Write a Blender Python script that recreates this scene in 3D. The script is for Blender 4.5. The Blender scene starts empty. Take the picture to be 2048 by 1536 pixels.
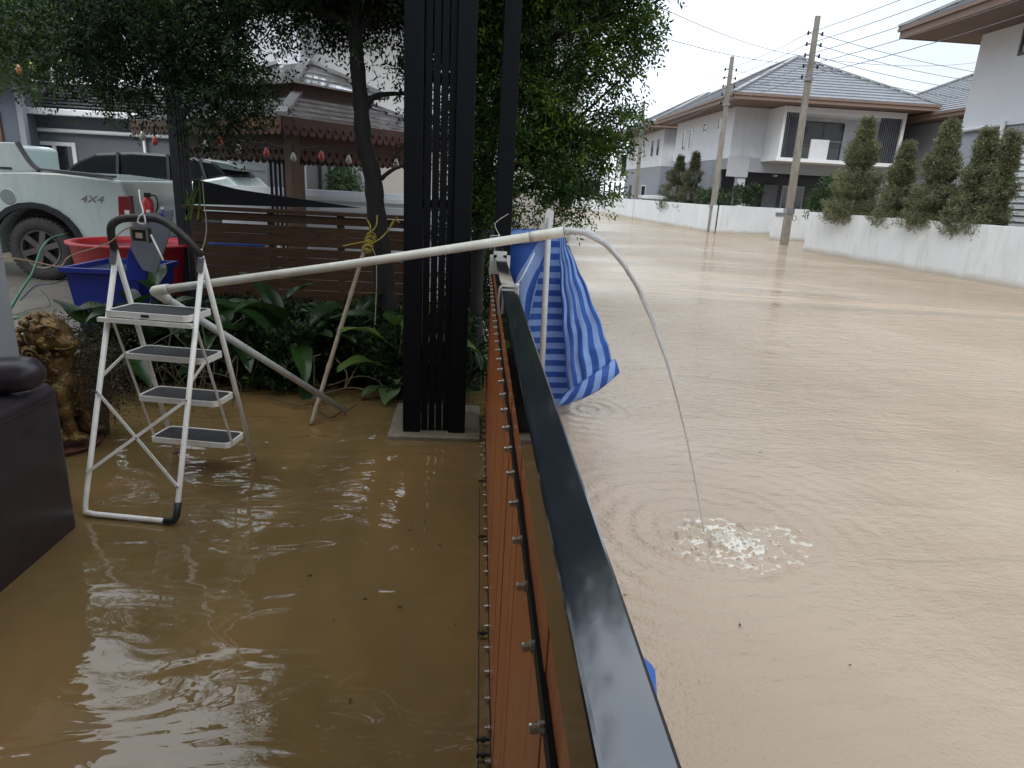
import bpy, bmesh, math, random
import numpy as np
from mathutils import Vector, Matrix, noise
random.seed(7)
SC = bpy.context.scene
COL = SC.collection
# ------------------------------------------------------------------ camera model (for surveying positions from the photo)
F = 1317.0; PPX = 1024.0; PPY = 768.0; H = 1.7
Yc = Vector((940-PPX, 372-PPY, F)).normalized()
Dn = Vector((790-PPX, 5200-PPY, F)).normalized()
Dn = (Dn - Yc*Dn.dot(Yc)).normalized()
Xc = Dn.cross(Yc)
def ray(px, py):
    v = Vector((px-PPX, py-PPY, F)); return Vector((v.dot(Xc), v.dot(Yc), -v.dot(Dn)))
def atz(px, py, z=0.0):
    r = ray(px, py); t = (z-H)/r.z; return Vector((r.x*t, r.y*t, z))
def aty(px, py, Y):
    r = ray(px, py); t = Y/r.y; return Vector((r.x*t, Y, H+r.z*t))
def atx(px, py, X):
    r = ray(px, py); t = X/r.x; return Vector((X, r.y*t, H+r.z*t))
cam_d = bpy.data.cameras.new('camera'); cam = bpy.data.objects.new('camera', cam_d); COL.objects.link(cam)
SC.camera = cam
cx = Vector((Xc.x, Yc.x, -Dn.x)); cy = -Vector((Xc.y, Yc.y, -Dn.y)); cz = -Vector((Xc.z, Yc.z, -Dn.z))
M = Matrix.Identity(4)
for i in range(3):
    M[i][0] = cx[i]; M[i][1] = cy[i]; M[i][2] = cz[i]
M[2][3] = H
cam.matrix_world = M
cam_d.sensor_width = 36.0; cam_d.lens = 36.0*F/2048.0
cam_d.clip_start = 0.02; cam_d.clip_end = 4000

# ------------------------------------------------------------------ materials
MATS = {}
def lin(c): return tuple((x/12.92 if x <= .04045 else ((x+.055)/1.055)**2.4) for x in c)
def mat(name, col, rough=.6, var=.12, scale=6.0, bump=.0, bscale=40.0, metal=0.0, spec=.5, col2=None, coat=0.0, stretch=None, dirt=None, ior=None):
    if name in MATS: return MATS[name]
    m = bpy.data.materials.new(name); m.use_nodes = True; MATS[name] = m
    nt = m.node_tree; N = nt.nodes; L = nt.links
    b = N['Principled BSDF']
    tc = N.new('ShaderNodeTexCoord'); mp = N.new('ShaderNodeMapping'); L.new(tc.outputs['Object'], mp.inputs[0])
    if stretch: mp.inputs['Scale'].default_value = stretch
    nz = N.new('ShaderNodeTexNoise'); nz.inputs['Scale'].default_value = scale; nz.inputs['Detail'].default_value = 6; nz.inputs['Roughness'].default_value = .65
    L.new(mp.outputs[0], nz.inputs['Vector'])
    cr = N.new('ShaderNodeValToRGB'); cr.color_ramp.elements[0].position = .3; cr.color_ramp.elements[1].position = .7
    a = col; c2 = col2 or tuple(min(1, x*(1+var)) for x in col)
    if not col2: a = tuple(x*(1-var) for x in col)
    cr.color_ramp.elements[0].color = (*a, 1); cr.color_ramp.elements[1].color = (*c2, 1)
    L.new(nz.outputs['Fac'], cr.inputs[0])
    out = cr.outputs[0]
    if dirt:
        n2 = N.new('ShaderNodeTexNoise'); n2.inputs['Scale'].default_value = 1.7; n2.inputs['Detail'].default_value = 9; n2.inputs['Roughness'].default_value = .7
        mp2 = N.new('ShaderNodeMapping'); mp2.inputs['Scale'].default_value = (2.5, 2.5, .5); L.new(tc.outputs['Object'], mp2.inputs[0]); L.new(mp2.outputs[0], n2.inputs['Vector'])
        r2 = N.new('ShaderNodeValToRGB'); r2.color_ramp.elements[0].position = .5; r2.color_ramp.elements[1].position = .75
        L.new(n2.outputs['Fac'], r2.inputs[0])
        mx = N.new('ShaderNodeMixRGB'); mx.blend_type = 'MULTIPLY'; mx.inputs[2].default_value = (*dirt, 1); L.new(r2.outputs[0], mx.inputs[0]); L.new(out, mx.inputs[1]); out = mx.outputs[0]
    L.new(out, b.inputs['Base Color'])
    b.inputs['Roughness'].default_value = rough; b.inputs['Metallic'].default_value = metal
    b.inputs['Specular IOR Level'].default_value = spec
    if ior: b.inputs['IOR'].default_value = ior
    b.inputs['Coat Weight'].default_value = coat; b.inputs['Coat Roughness'].default_value = .08
    if bump:
        nb = N.new('ShaderNodeTexNoise'); nb.inputs['Scale'].default_value = bscale; nb.inputs['Detail'].default_value = 5
        L.new(mp.outputs[0], nb.inputs['Vector'])
        bp = N.new('ShaderNodeBump'); bp.inputs['Strength'].default_value = bump; bp.inputs['Distance'].default_value = .01
        L.new(nb.outputs['Fac'], bp.inputs['Height']); L.new(bp.outputs[0], b.inputs['Normal'])
    return m
W = dict(
 white=mat('white_render', (.60,.62,.66), .8, .05, 1.5, .25, 60, dirt=(.82,.80,.76)),
 grey=mat('grey_render', (.24,.255,.28), .8, .06, 1.5, .2, 60),
 midgrey=mat('mid_grey_render', (.36,.375,.41), .8, .05, 1.5, .2, 60),
 dgrey=mat('dark_grey_render', (.125,.135,.155), .8, .06, 1.2, .2, 60),
 beige=mat('beige_render', (.42,.39,.36), .8, .05, 1.5),
 wallw=mat('boundary_white', (.64,.66,.67), .75, .05, .8, .3, 30, dirt=(.82,.80,.74)),
 brown=mat('brown_fascia', (.19,.125,.095), .6, .08, 3),
 soffit=mat('brown_soffit', (.15,.10,.08), .7, .08, 3),
 tile=mat('grey_roof_tile', (.16,.17,.19), .42, .25, 3.0, .3, 20, spec=.7),
 wettile=mat('wet_brown_tile', (.30,.285,.29), .08, .4, 5.0, .2, 14, spec=1.0, coat=1.0),
 hipcap=mat('hip_cap', (.28,.29,.30), .5, .15, 5),
 frame_w=mat('white_frame', (.72,.73,.74), .4, .03, 5),
 glass=mat('dark_glass', (.02,.023,.027), .06, .2, 1.5, spec=.8),
 dark=mat('dark_screen', (.022,.024,.032), .5, .2, 8),
 shade=mat('unlit_interior_and_dark_roof', (.05,.05,.055), .9, .2, 2),  # dark colour put in for an unlit interior; also one roof's own colour
 blackm=mat('black_steel', (.0035,.004,.0065), .5, .25, 9, .10, 60, spec=.16),
 rail=mat('gate_rail_paint', (.020,.023,.030), .07, .25, 5, .04, 9, spec=.9, coat=1.0),
 blackmat=mat('black_rubber', (.012,.012,.013), .55, .25, 12, .2, 60),
 gatewood=mat('gate_wood', (.34,.085,.018), .38, .2, 5, .35, 30, col2=(.52,.16,.042), stretch=(6,6,.5), coat=.25),
 wood=mat('garden_wood', (.048,.022,.010), .5, .3, 6, .4, 30, stretch=(1,6,6), col2=(.125,.058,.023)),
 redwood=mat('red_fascia_wood', (.045,.014,.010), .6, .3, 8, .3, 30, col2=(.08,.026,.018)),
 pvc=mat('pvc', (.66,.63,.54), .35, .1, 9, .05, 30, dirt=(.8,.74,.62)),
 lad=mat('ladder_enamel', (.78,.76,.70), .3, .07, 10, .05, 40, dirt=(.8,.72,.58)),
 tread=mat('ladder_tread', (.018,.018,.020), .5, .3, 9, .5, 160),
 steel=mat('steel', (.50,.47,.40), .32, .2, 30, metal=.9),
 galv=mat('dull_metal', (.25,.25,.26), .45, .2, 10, metal=.6),
 leather=mat('dark_leather', (.030,.024,.029), .36, .25, 5, .6, 6, spec=.5),
 gold=mat('aged_gold', (.25,.15,.045), .42, .5, 14, .7, 70, metal=.6, col2=(.045,.028,.014)),
 bluep=mat('blue_plastic', (.012,.028,.23), .35, .15, 4),
 redp=mat('red_plastic', (.50,.022,.03), .35, .15, 4),
 greyb=mat('grey_board', (.13,.14,.16), .5, .15, 4),
 paint=mat('pale_mint_paint', (.50,.58,.57), .25, .04, 2, coat=.7, dirt=(.82,.80,.74)),
 tyre=mat('tyre', (.045,.042,.040), .75, .3, 9, .4, 60),
 rim=mat('dark_rim', (.13,.12,.11), .4, .25, 8, metal=.5),
 tail=mat('tail_lamp', (.20,.008,.012), .12, .2, 4, coat=.8),
 concrete=mat('wet_concrete', (.22,.20,.17), .3, .3, 2.5, .3, 40, dirt=(.7,.66,.6)),
 pconc=mat('pole_concrete', (.22,.20,.17), .85, .25, 5, .5, 60, dirt=(.55,.5,.45), stretch=(1,1,.3)),
 soil=mat('dark_soil', (.030,.022,.014), .8, .4, 6, .8, 30),
 bark=mat('dark_bark', (.013,.011,.010), .8, .4, 14, .8, 40, stretch=(1,1,.3)),
 bamboo=mat('bamboo', (.26,.19,.12), .5, .25, 9, .3, 30, dirt=(.5,.45,.4)),
 rope=mat('yellow_rope', (.42,.32,.05), .8, .3, 30, .5, 90),
 cordy=mat('beige_cord', (.34,.28,.16), .7, .2, 20),
 cable=mat('black_cable', (.015,.015,.016), .5, .2, 9),
 wire=mat('overhead_wire', (.10,.105,.12), .6, .1, 3),
 brownw=mat('brown_flex', (.36,.22,.13), .5, .15, 9),
 greenh=mat('green_hose', (.02,.15,.08), .4, .2, 9),
 tie=mat('zip_tie', (.66,.66,.62), .4, .06, 9),
 redbrick=mat('terracotta', (.10,.035,.022), .6, .3, 8, .5, 40),
 bulb=mat('clear_bulb', (.42,.40,.33), .1, .15, 9, spec=1.0, coat=.5),
 bulbr=mat('red_bulb', (.5,.08,.05), .15, .15, 9, coat=.5),
 bulby=mat('yellow_bulb', (.55,.52,.05), .15, .15, 9, coat=.5),
 bulbo=mat('orange_bulb', (.6,.25,.07), .15, .15, 9, coat=.5),
 shadecloth=mat('black_shade_cloth', (.008,.008,.010), .8, .3, 12, .4, 90),
 pillar=mat('pillar_paint', (.30,.31,.33), .7, .06, 3, .1, 60),
 sign=mat('white_panel', (.62,.63,.64), .5, .04, 4),
 ship=mat('pale_siding', (.66,.68,.70), .6, .04, 4),
 debris=mat('leaf_litter', (.035,.022,.010), .7, .5, 30),
)
def wallmat():
    m = W['wallw']; nt = m.node_tree; N = nt.nodes; L = nt.links; b = N['Principled BSDF']; src = b.inputs['Base Color'].links[0].from_socket
    tc = N.new('ShaderNodeTexCoord'); sp = N.new('ShaderNodeSeparateXYZ'); L.new(tc.outputs['Object'], sp.inputs[0])
    cb = N.new('ShaderNodeCombineXYZ'); ax = N.new('ShaderNodeMath'); ax.operation = 'ADD'; L.new(sp.outputs['X'], ax.inputs[0]); L.new(sp.outputs['Y'], ax.inputs[1]); L.new(ax.outputs[0], cb.inputs[0]); L.new(sp.outputs['Z'], cb.inputs[1])
    br = N.new('ShaderNodeTexBrick'); br.inputs['Scale'].default_value = 1.0; br.inputs['Brick Width'].default_value = .40; br.inputs['Row Height'].default_value = .20; br.inputs['Mortar Size'].default_value = .006
    br.inputs['Color1'].default_value = (1,1,1,1); br.inputs['Color2'].default_value = (.985,.985,.985,1); br.inputs['Mortar'].default_value = (.86,.86,.86,1); L.new(cb.outputs[0], br.inputs['Vector'])
    m1 = N.new('ShaderNodeMixRGB'); m1.blend_type = 'MULTIPLY'; m1.inputs[0].default_value = .22; L.new(src, m1.inputs[1]); L.new(br.outputs[0], m1.inputs[2])
    nz = N.new('ShaderNodeTexNoise'); nz.inputs['Scale'].default_value = 1.6; nz.inputs['Detail'].default_value = 8; L.new(tc.outputs['Object'], nz.inputs['Vector'])
    ma = N.new('ShaderNodeMath'); ma.operation = 'MULTIPLY_ADD'; ma.inputs[1].default_value = -.22; L.new(nz.outputs['Fac'], ma.inputs[0]); L.new(sp.outputs['Z'], ma.inputs[2])
    mr = N.new('ShaderNodeMapRange'); mr.inputs[1].default_value = -.08; mr.inputs[2].default_value = .10; mr.inputs[3].default_value = .85; mr.inputs[4].default_value = 0; L.new(ma.outputs[0], mr.inputs[0])
    m2 = N.new('ShaderNodeMixRGB'); m2.inputs[2].default_value = (.38,.33,.26,1); L.new(mr.outputs[0], m2.inputs[0]); L.new(m1.outputs[0], m2.inputs[1]); L.new(m2.outputs[0], b.inputs['Base Color'])
wallmat()
def leafmat(name, c1, c2, c3, tr=.35, rough=.45, big=False):
    m = bpy.data.materials.new(name); m.use_nodes = True; nt = m.node_tree; N = nt.nodes; L = nt.links
    b = N['Principled BSDF']; out = N['Material Output']
    g = N.new('ShaderNodeNewGeometry'); cr = N.new('ShaderNodeValToRGB')
    cr.color_ramp.elements[0].color = (*c1, 1); cr.color_ramp.elements[1].color = (*c3, 1)
    e = cr.color_ramp.elements.new(.6); e.color = (*c2, 1)
    tc = N.new('ShaderNodeTexCoord'); nz = N.new('ShaderNodeTexNoise'); nz.inputs['Scale'].default_value = 2.2; nz.inputs['Detail'].default_value = 3
    L.new(tc.outputs['Object'], nz.inputs['Vector'])
    ad = N.new('ShaderNodeMath'); ad.operation = 'MULTIPLY_ADD'; ad.inputs[1].default_value = .55
    mr = N.new('ShaderNodeMapRange'); mr.inputs[1].default_value = .35; mr.inputs[2].default_value = .7; mr.inputs[3].default_value = 0; mr.inputs[4].default_value = .5
    L.new(nz.outputs['Fac'], mr.inputs[0]); L.new(g.outputs['Random Per Island'], ad.inputs[0]); L.new(mr.outputs[0], ad.inputs[2])
    L.new(ad.outputs[0], cr.inputs[0]); L.new(cr.outputs[0], b.inputs['Base Color'])
    b.inputs['Roughness'].default_value = rough; b.inputs['Specular IOR Level'].default_value = .5 if big else .28
    t = N.new('ShaderNodeBsdfTranslucent'); L.new(cr.outputs[0], t.inputs[0])
    mx = N.new('ShaderNodeMixShader'); mx.inputs[0].default_value = tr
    L.new(b.outputs[0], mx.inputs[1]); L.new(t.outputs[0], mx.inputs[2]); L.new(mx.outputs[0], out.inputs[0])
    MATS[name] = m; return m
LF_dark = leafmat('dark_leaves', (.007,.015,.007), (.016,.036,.011), (.085,.14,.025), .3)
LF_right = leafmat('street_tree_leaves', (.011,.026,.010), (.045,.095,.020), (.23,.35,.04), .45)
LF_pale = leafmat('pale_leaves', (.03,.055,.02), (.09,.15,.05), (.24,.32,.10), .45)
LF_con = leafmat('conifer_needles', (.085,.098,.055), (.18,.19,.105), (.33,.33,.20), .35, .7)
LF_conb = leafmat('far_conifer_needles', (.05,.055,.03), (.10,.105,.055), (.17,.165,.09), .25, .7)
LF_big = leafmat('broad_leaves', (.010,.026,.007), (.020,.052,.010), (.05,.12,.022), .25, .3, True)
LF_shrub = leafmat('shrub_leaves', (.02,.04,.02), (.045,.08,.03), (.10,.15,.05), .3)
LF_fern = leafmat('dry_fronds', (.035,.025,.015), (.06,.045,.03), (.10,.08,.05), .2, .8)

# ------------------------------------------------------------------ helpers
ORI = {}
def tag(o, label=None, cat=None, group=None, kind=None):
    if label: o['label'] = label
    if cat: o['category'] = cat
    if group: o['group'] = group
    if kind: o['kind'] = kind
    return o
def thing(name, label, cat, loc=(0,0,0), group=None):
    o = bpy.data.objects.new(name, None); COL.objects.link(o); o.location = loc; o.empty_display_size = .1
    ORI[o] = Vector(loc); return tag(o, label, cat, group)
def link(name, me, parent=None, m=None, smooth=False):
    if smooth: me.polygons.foreach_set('use_smooth', [True]*len(me.polygons))
    o = bpy.data.objects.new(name, me); COL.objects.link(o)
    if m: me.materials.append(m)
    if parent is not None:
        o.parent = parent; ORI[o] = ORI[parent]
    return o
class MB:
    def __init__(s): s.v = []; s.f = []
    def add(s, vs, fs):
        n = len(s.v); s.v += [Vector(v) for v in vs]; s.f += [tuple(i+n for i in f) for f in fs]; return s
    def box(s, a, b, bev=0):
        x0,y0,z0 = [min(a[i],b[i]) for i in range(3)]; x1,y1,z1 = [max(a[i],b[i]) for i in range(3)]
        return s.add([(x0,y0,z0),(x1,y0,z0),(x1,y1,z0),(x0,y1,z0),(x0,y0,z1),(x1,y0,z1),(x1,y1,z1),(x0,y1,z1)],
              [(0,3,2,1),(4,5,6,7),(0,1,5,4),(1,2,6,5),(2,3,7,6),(3,0,4,7)])
    def bar(s, p, q, w, h=None, up=(0,0,1)):
        h = h or w; p = Vector(p); q = Vector(q); d = (q-p).normalized(); up = Vector(up)
        if abs(d.dot(up)) > .99: up = Vector((0,1,0))
        a = d.cross(up).normalized()*w/2; b = a.cross(d).normalized()*h/2
        vs = [p-a-b,p+a-b,p+a+b,p-a+b,q-a-b,q+a-b,q+a+b,q-a+b]
        return s.add(vs, [(0,1,2,3)[::-1],(4,5,6,7),(0,1,5,4),(1,2,6,5),(2,3,7,6),(3,0,4,7)])
    def tube(s, pts, r, n=10, cap=True):
        pts = [Vector(p) for p in pts]; rs = r if isinstance(r, (list,tuple)) else [r]*len(pts)
        t0 = (pts[1]-pts[0]).normalized(); a = t0.orthogonal().normalized(); base = len(s.v)
        for i, p in enumerate(pts):
            t = ((pts[min(i+1,len(pts)-1)]-p).normalized() + (p-pts[max(i-1,0)]).normalized())
            t = t.normalized() if t.length > 1e-6 else t0
            a = (a - t*a.dot(t)).normalized(); b = t.cross(a)
            for k in range(n):
                an = 2*math.pi*k/n; s.v.append(p + (a*math.cos(an)+b*math.sin(an))*rs[i])
        for i in range(len(pts)-1):
            for k in range(n):
                k2 = (k+1)%n; s.f.append((base+i*n+k, base+i*n+k2, base+(i+1)*n+k2, base+(i+1)*n+k))
        if cap:
            s.f.append(tuple(base+k for k in range(n))[::-1]); e = base+(len(pts)-1)*n; s.f.append(tuple(e+k for k in range(n)))
        return s
    def lathe(s, c, prof, n=20, axis=(0,0,1)):
        c = Vector(c); ax = Vector(axis).normalized(); a = ax.orthogonal().normalized(); b = ax.cross(a); base = len(s.v)
        for r, z in prof:
            for k in range(n):
                an = 2*math.pi*k/n; s.v.append(c + ax*z + (a*math.cos(an)+b*math.sin(an))*max(r,1e-4))
        for i in range(len(prof)-1):
            for k in range(n):
                k2 = (k+1)%n; s.f.append((base+i*n+k, base+i*n+k2, base+(i+1)*n+k2, base+(i+1)*n+k))
        return s
    def prism(s, poly, d):
        d = Vector(d); n = len(poly); p = [Vector(q) for q in poly]
        return s.add(p+[q+d for q in p], [tuple(range(n))[::-1], tuple(range(n,2*n))]+[(i,(i+1)%n,n+(i+1)%n,n+i) for i in range(n)])
    def ball(s, c, r, n=8, sc=(1,1,1)):
        c = Vector(c); base = len(s.v); m = n
        for i in range(1, m):
            th = math.pi*i/m
            for k in range(n):
                an = 2*math.pi*k/n; s.v.append(c+Vector((r*sc[0]*math.sin(th)*math.cos(an), r*sc[1]*math.sin(th)*math.sin(an), r*sc[2]*math.cos(th))))
        s.v.append(c+Vector((0,0,r*sc[2]))); s.v.append(c-Vector((0,0,r*sc[2]))); T = len(s.v)-2
        for i in range(m-2):
            for k in range(n):
                k2 = (k+1)%n; s.f.append((base+i*n+k, base+(i+1)*n+k, base+(i+1)*n+k2, base+i*n+k2))
        for k in range(n):
            k2 = (k+1)%n; s.f.append((T, base+k, base+k2)); s.f.append((T+1, base+(m-2)*n+k2, base+(m-2)*n+k))
        return s
    def build(s, name, m, parent=None, smooth=False, bev=0, loc=None, fix=True):
        off = ORI[parent] if parent is not None else (Vector(loc) if loc is not None else Vector((0,0,0)))
        me = bpy.data.meshes.new(name); me.from_pydata([v-off for v in s.v], [], s.f); me.update()
        if fix:
            bm = bmesh.new(); bm.from_mesh(me); bmesh.ops.recalc_face_normals(bm, faces=bm.faces); bm.to_mesh(me); bm.free()
        o = link(name, me, parent, m, smooth)
        if parent is None: o.location = off; ORI[o] = off
        if bev:
            md = o.modifiers.new('bevel', 'BEVEL'); md.width = bev; md.segments = 2; md.limit_method = 'ANGLE'; md.angle_limit = .6
        if smooth and bev == 0 and smooth == 'auto': pass
        return o
def smoothpath(pts, n=6):
    pts = [Vector(p) for p in pts]; out = []
    P = [pts[0]]+pts+[pts[-1]]
    for i in range(1, len(P)-2):
        for k in range(n):
            t = k/n; a,b,c,d = P[i-1],P[i],P[i+1],P[i+2]
            out.append(.5*((2*b)+(c-a)*t+(2*a-5*b+4*c-d)*t*t+(3*b-a-3*c+d)*t**3))
    out.append(pts[-1]); return out
def struct(o): o['kind'] = 'structure'; return o

# ------------------------------------------------------------------ world: overcast sky
w = bpy.data.worlds.new('World'); SC.world = w; w.use_nodes = True
nt = w.node_tree; N = nt.nodes; L = nt.links; bg = N['Background']
SUN_EL, SUN_ROT = 42, 205
sky = N.new('ShaderNodeTexSky'); sky.sky_type = 'NISHITA'; sky.sun_disc = False
sky.sun_elevation = math.radians(SUN_EL); sky.sun_rotation = math.radians(SUN_ROT); sky.dust_density = 3; sky.air_density = 1.2
tc = N.new('ShaderNodeTexCoord'); sp = N.new('ShaderNodeSeparateXYZ'); L.new(tc.outputs['Generated'], sp.inputs[0])
mp = N.new('ShaderNodeMapping'); mp.inputs['Scale'].default_value = (1.4,1.4,4.0); L.new(tc.outputs['Generated'], mp.inputs[0])
nz = N.new('ShaderNodeTexNoise'); nz.inputs['Scale'].default_value = 2.0; nz.inputs['Detail'].default_value = 5; nz.inputs['Roughness'].default_value = .5; L.new(mp.outputs[0], nz.inputs['Vector'])
crz = N.new('ShaderNodeValToRGB'); crz.color_ramp.elements[0].position = .33; crz.color_ramp.elements[1].position = .62
crz.color_ramp.elements[0].color = (6.9,7.8,8.9,1); crz.color_ramp.elements[1].color = (8.9,9.5,10.0,1); L.new(nz.outputs['Fac'], crz.inputs[0])
mr = N.new('ShaderNodeMapRange'); mr.inputs[1].default_value = .28; mr.inputs[2].default_value = .95; mr.inputs[3].default_value = 1.0; mr.inputs[4].default_value = 2.2; mr.interpolation_type = 'SMOOTHSTEP'
L.new(sp.outputs['Z'], mr.inputs[0])
vm = N.new('ShaderNodeVectorMath'); vm.operation = 'SCALE'; L.new(crz.outputs[0], vm.inputs[0]); L.new(mr.outputs[0], vm.inputs['Scale'])
dt = N.new('ShaderNodeVectorMath'); dt.operation = 'DOT_PRODUCT'; dt.inputs[1].default_value = Vector((.02,1,.10)).normalized(); L.new(tc.outputs['Generated'], dt.inputs[0])
mg = N.new('ShaderNodeMapRange'); mg.interpolation_type = 'SMOOTHSTEP'; mg.inputs[1].default_value = .80; mg.inputs[2].default_value = 1.0; mg.inputs[3].default_value = 1.0; mg.inputs[4].default_value = 1.6; L.new(dt.outputs['Value'], mg.inputs[0])
vm2 = N.new('ShaderNodeVectorMath'); vm2.operation = 'SCALE'; L.new(vm.outputs[0], vm2.inputs[0]); L.new(mg.outputs[0], vm2.inputs['Scale']); vm = vm2
mx = N.new('ShaderNodeMixRGB'); mx.inputs[0].default_value = .9; L.new(sky.outputs[0], mx.inputs[1]); L.new(vm.outputs[0], mx.inputs[2])
L.new(mx.outputs[0], bg.inputs[0]); bg.inputs[1].default_value = .095
sd = bpy.data.lights.new('sun', 'SUN'); so = bpy.data.objects.new('sun', sd); COL.objects.link(so)
sd.energy = 1.1; sd.angle = math.radians(25); sd.color = (1,.97,.92)
e = math.radians(SUN_EL); r = math.radians(SUN_ROT)
sdir = Vector((math.sin(r)*math.cos(e), math.cos(r)*math.cos(e), math.sin(e)))
so.rotation_euler = (-sdir).to_track_quat('-Z', 'Y').to_euler(); so.location = (0,0,30)
SC.view_settings.view_transform = 'Standard'; SC.view_settings.look = 'None'; SC.view_settings.exposure = 0.36; SC.view_settings.gamma = 1

# ------------------------------------------------------------------ ground + water
def gx(Y): return .108+.016*Y      # centre line of the gate
struct(MB().add([(-1500,-300,-.6),(1500,-300,-.6),(1500,3000,-.6),(-1500,3000,-.6)], [(0,1,2,3)]).build('ground', W['soil']))
def watermat(name, c1, c2, c3, kind):
    m = bpy.data.materials.new(name); m.use_nodes = True; nt = m.node_tree; N = nt.nodes; L = nt.links; b = N['Principled BSDF']
    tc = N.new('ShaderNodeTexCoord')
    def nois(scale, stretch=(1,1,1), det=4, rough=.55, dist=0, rot=0):
        mp = N.new('ShaderNodeMapping'); mp.inputs['Scale'].default_value = stretch; mp.inputs['Rotation'].default_value = (0,0,rot); L.new(tc.outputs['Object'], mp.inputs[0])
        n = N.new('ShaderNodeTexNoise'); n.inputs['Scale'].default_value = scale; n.inputs['Detail'].default_value = det; n.inputs['Roughness'].default_value = rough; n.inputs['Distortion'].default_value = dist
        L.new(mp.outputs[0], n.inputs['Vector']); return n.outputs['Fac']
    def mth(op, a, b2=None, c=None):
        n = N.new('ShaderNodeMath'); n.operation = op
        for i, x in enumerate((a, b2, c)):
            if x is None: continue
            if isinstance(x, (int,float)): n.inputs[i].default_value = x
            else: L.new(x, n.inputs[i])
        return n.outputs[0]
    big = nois(.35 if kind == 'street' else .9, (1,.6,1), 4, .6, .6)
    cr = N.new('ShaderNodeValToRGB'); cr.color_ramp.elements[0].position = .32; cr.color_ramp.elements[1].position = .68
    cr.color_ramp.elements[0].color = (*c1,1); cr.color_ramp.elements[1].color = (*c3,1); q = cr.color_ramp.elements.new(.5); q.color = (*c2,1)
    L.new(big, cr.inputs[0]); L.new(cr.outputs[0], b.inputs['Base Color'])
    if kind == 'street':
        b.inputs['Roughness'].default_value = .07; b.inputs['IOR'].default_value = 1.45
        band = nois(.16, (.55,1.3,1), 3, .5, .8, .25)          # gusts: ruffled against calm water
        cr2 = N.new('ShaderNodeValToRGB'); cr2.color_ramp.elements[0].position = .42; cr2.color_ramp.elements[1].position = .62; cr2.color_ramp.elements[1].color = (2.0,2.0,2.0,1)
        cr2.color_ramp.elements[0].color = (.30,.30,.30,1); L.new(band, cr2.inputs[0])
        rip = nois(3.6, (.55,1.5,1), 3, .6, .8); fine = nois(15, (.8,1.3,1), 3, .6, .4); micro = nois(48, (1,1,1), 2, .6)
        h1 = mth('ADD', mth('MULTIPLY', rip, .040), mth('MULTIPLY', nois(1.3, (.7,1.5,1), 3, .65, 1.0, .12), .08)); h2 = mth('MULTIPLY', fine, .026); h3 = mth('MULTIPLY', micro, .0042)
        sy = N.new('ShaderNodeSeparateXYZ'); L.new(tc.outputs['Object'], sy.inputs[0])
        cal = N.new('ShaderNodeMapRange'); cal.interpolation_type = 'SMOOTHSTEP'; cal.inputs[1].default_value = 2.5; cal.inputs[2].default_value = 12; cal.inputs[3].default_value = .22; cal.inputs[4].default_value = 1.8; L.new(sy.outputs['Y'], cal.inputs[0])
        hs = mth('MULTIPLY', mth('MULTIPLY', mth('ADD', h1, h2), cr2.outputs[0]), cal.outputs[0])
        # choppier strip along the gate where the wash reflects
        sx = N.new('ShaderNodeSeparateXYZ'); L.new(tc.outputs['Object'], sx.inputs[0])
        mr = N.new('ShaderNodeMapRange'); mr.inputs[1].default_value = .2; mr.inputs[2].default_value = 1.5; mr.inputs[3].default_value = 1; mr.inputs[4].default_value = 0; L.new(sx.outputs['X'], mr.inputs[0])
        my = N.new('ShaderNodeMapRange'); my.inputs[1].default_value = 2.0; my.inputs[2].default_value = 4.0; my.inputs[3].default_value = .25; my.inputs[4].default_value = 1; L.new(sx.outputs['Y'], my.inputs[0])
        chop = mth('MULTIPLY', mth('MULTIPLY', nois(24, (.7,1.6,1), 3, .6, 1.0, .5), .007), mth('MULTIPLY', mr.outputs[0], my.outputs[0]))
        # expanding rings round the tarp corner and the jet
        def rings(cxy, k, amp, fall):
            vs = N.new('ShaderNodeVectorMath'); vs.operation = 'SUBTRACT'; vs.inputs[1].default_value = (cxy[0], cxy[1], 0); L.new(tc.outputs['Object'], vs.inputs[0])
            ln = N.new('ShaderNodeVectorMath'); ln.operation = 'LENGTH'; L.new(vs.outputs[0], ln.inputs[0]); d = ln.outputs['Value']
            ww = mth('SINE', mth('ADD', mth('MULTIPLY', d, k), mth('MULTIPLY', nois(2.5), 7.0)))
            f = mth('POWER', 2.718, mth('MULTIPLY', d, -fall)); return mth('MULTIPLY', mth('MULTIPLY', ww, f), amp)
        r1 = rings((1.05,5.05), 52, .0035, .9); r2 = rings(JET, 48, .0035, 1.2)
        # raindrop pocks
        vo = N.new('ShaderNodeTexVoronoi'); vo.inputs['Scale'].default_value = 4.2; L.new(tc.outputs['Object'], vo.inputs['Vector'])
        pk = mth('MULTIPLY', mth('MULTIPLY', mth('SINE', mth('MULTIPLY', vo.outputs['Distance'], 75.0)), mth('POWER', 2.718, mth('MULTIPLY', vo.outputs['Distance'], -22.0))), .0022)
        tot = mth('ADD', mth('ADD', hs, h3), mth('ADD', chop, mth('ADD', mth('ADD', r1, r2), pk)))
    else:
        b.inputs['Roughness'].default_value = .02; b.inputs['IOR'].default_value = 1.75
        rip = nois(1.9, (.7,1.5,1), 2, .45, 1.4, .35); fine = nois(6.5, (.8,1.6,1), 2, .5, .9, .3)
        tot = mth('ADD', mth('MULTIPLY', rip, .016), mth('MULTIPLY', fine, .0018))
    bp = N.new('ShaderNodeBump'); bp.inputs['Strength'].default_value = 1; bp.inputs['Distance'].default_value = 1.0
    L.new(tot, bp.inputs['Height']); L.new(bp.outputs[0], b.inputs['Normal'])
    return m
JET = (1.30, 3.06)
WS = watermat('street_flood_water', (.345,.258,.175), (.405,.312,.220), (.46,.365,.268), 'street')
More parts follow.
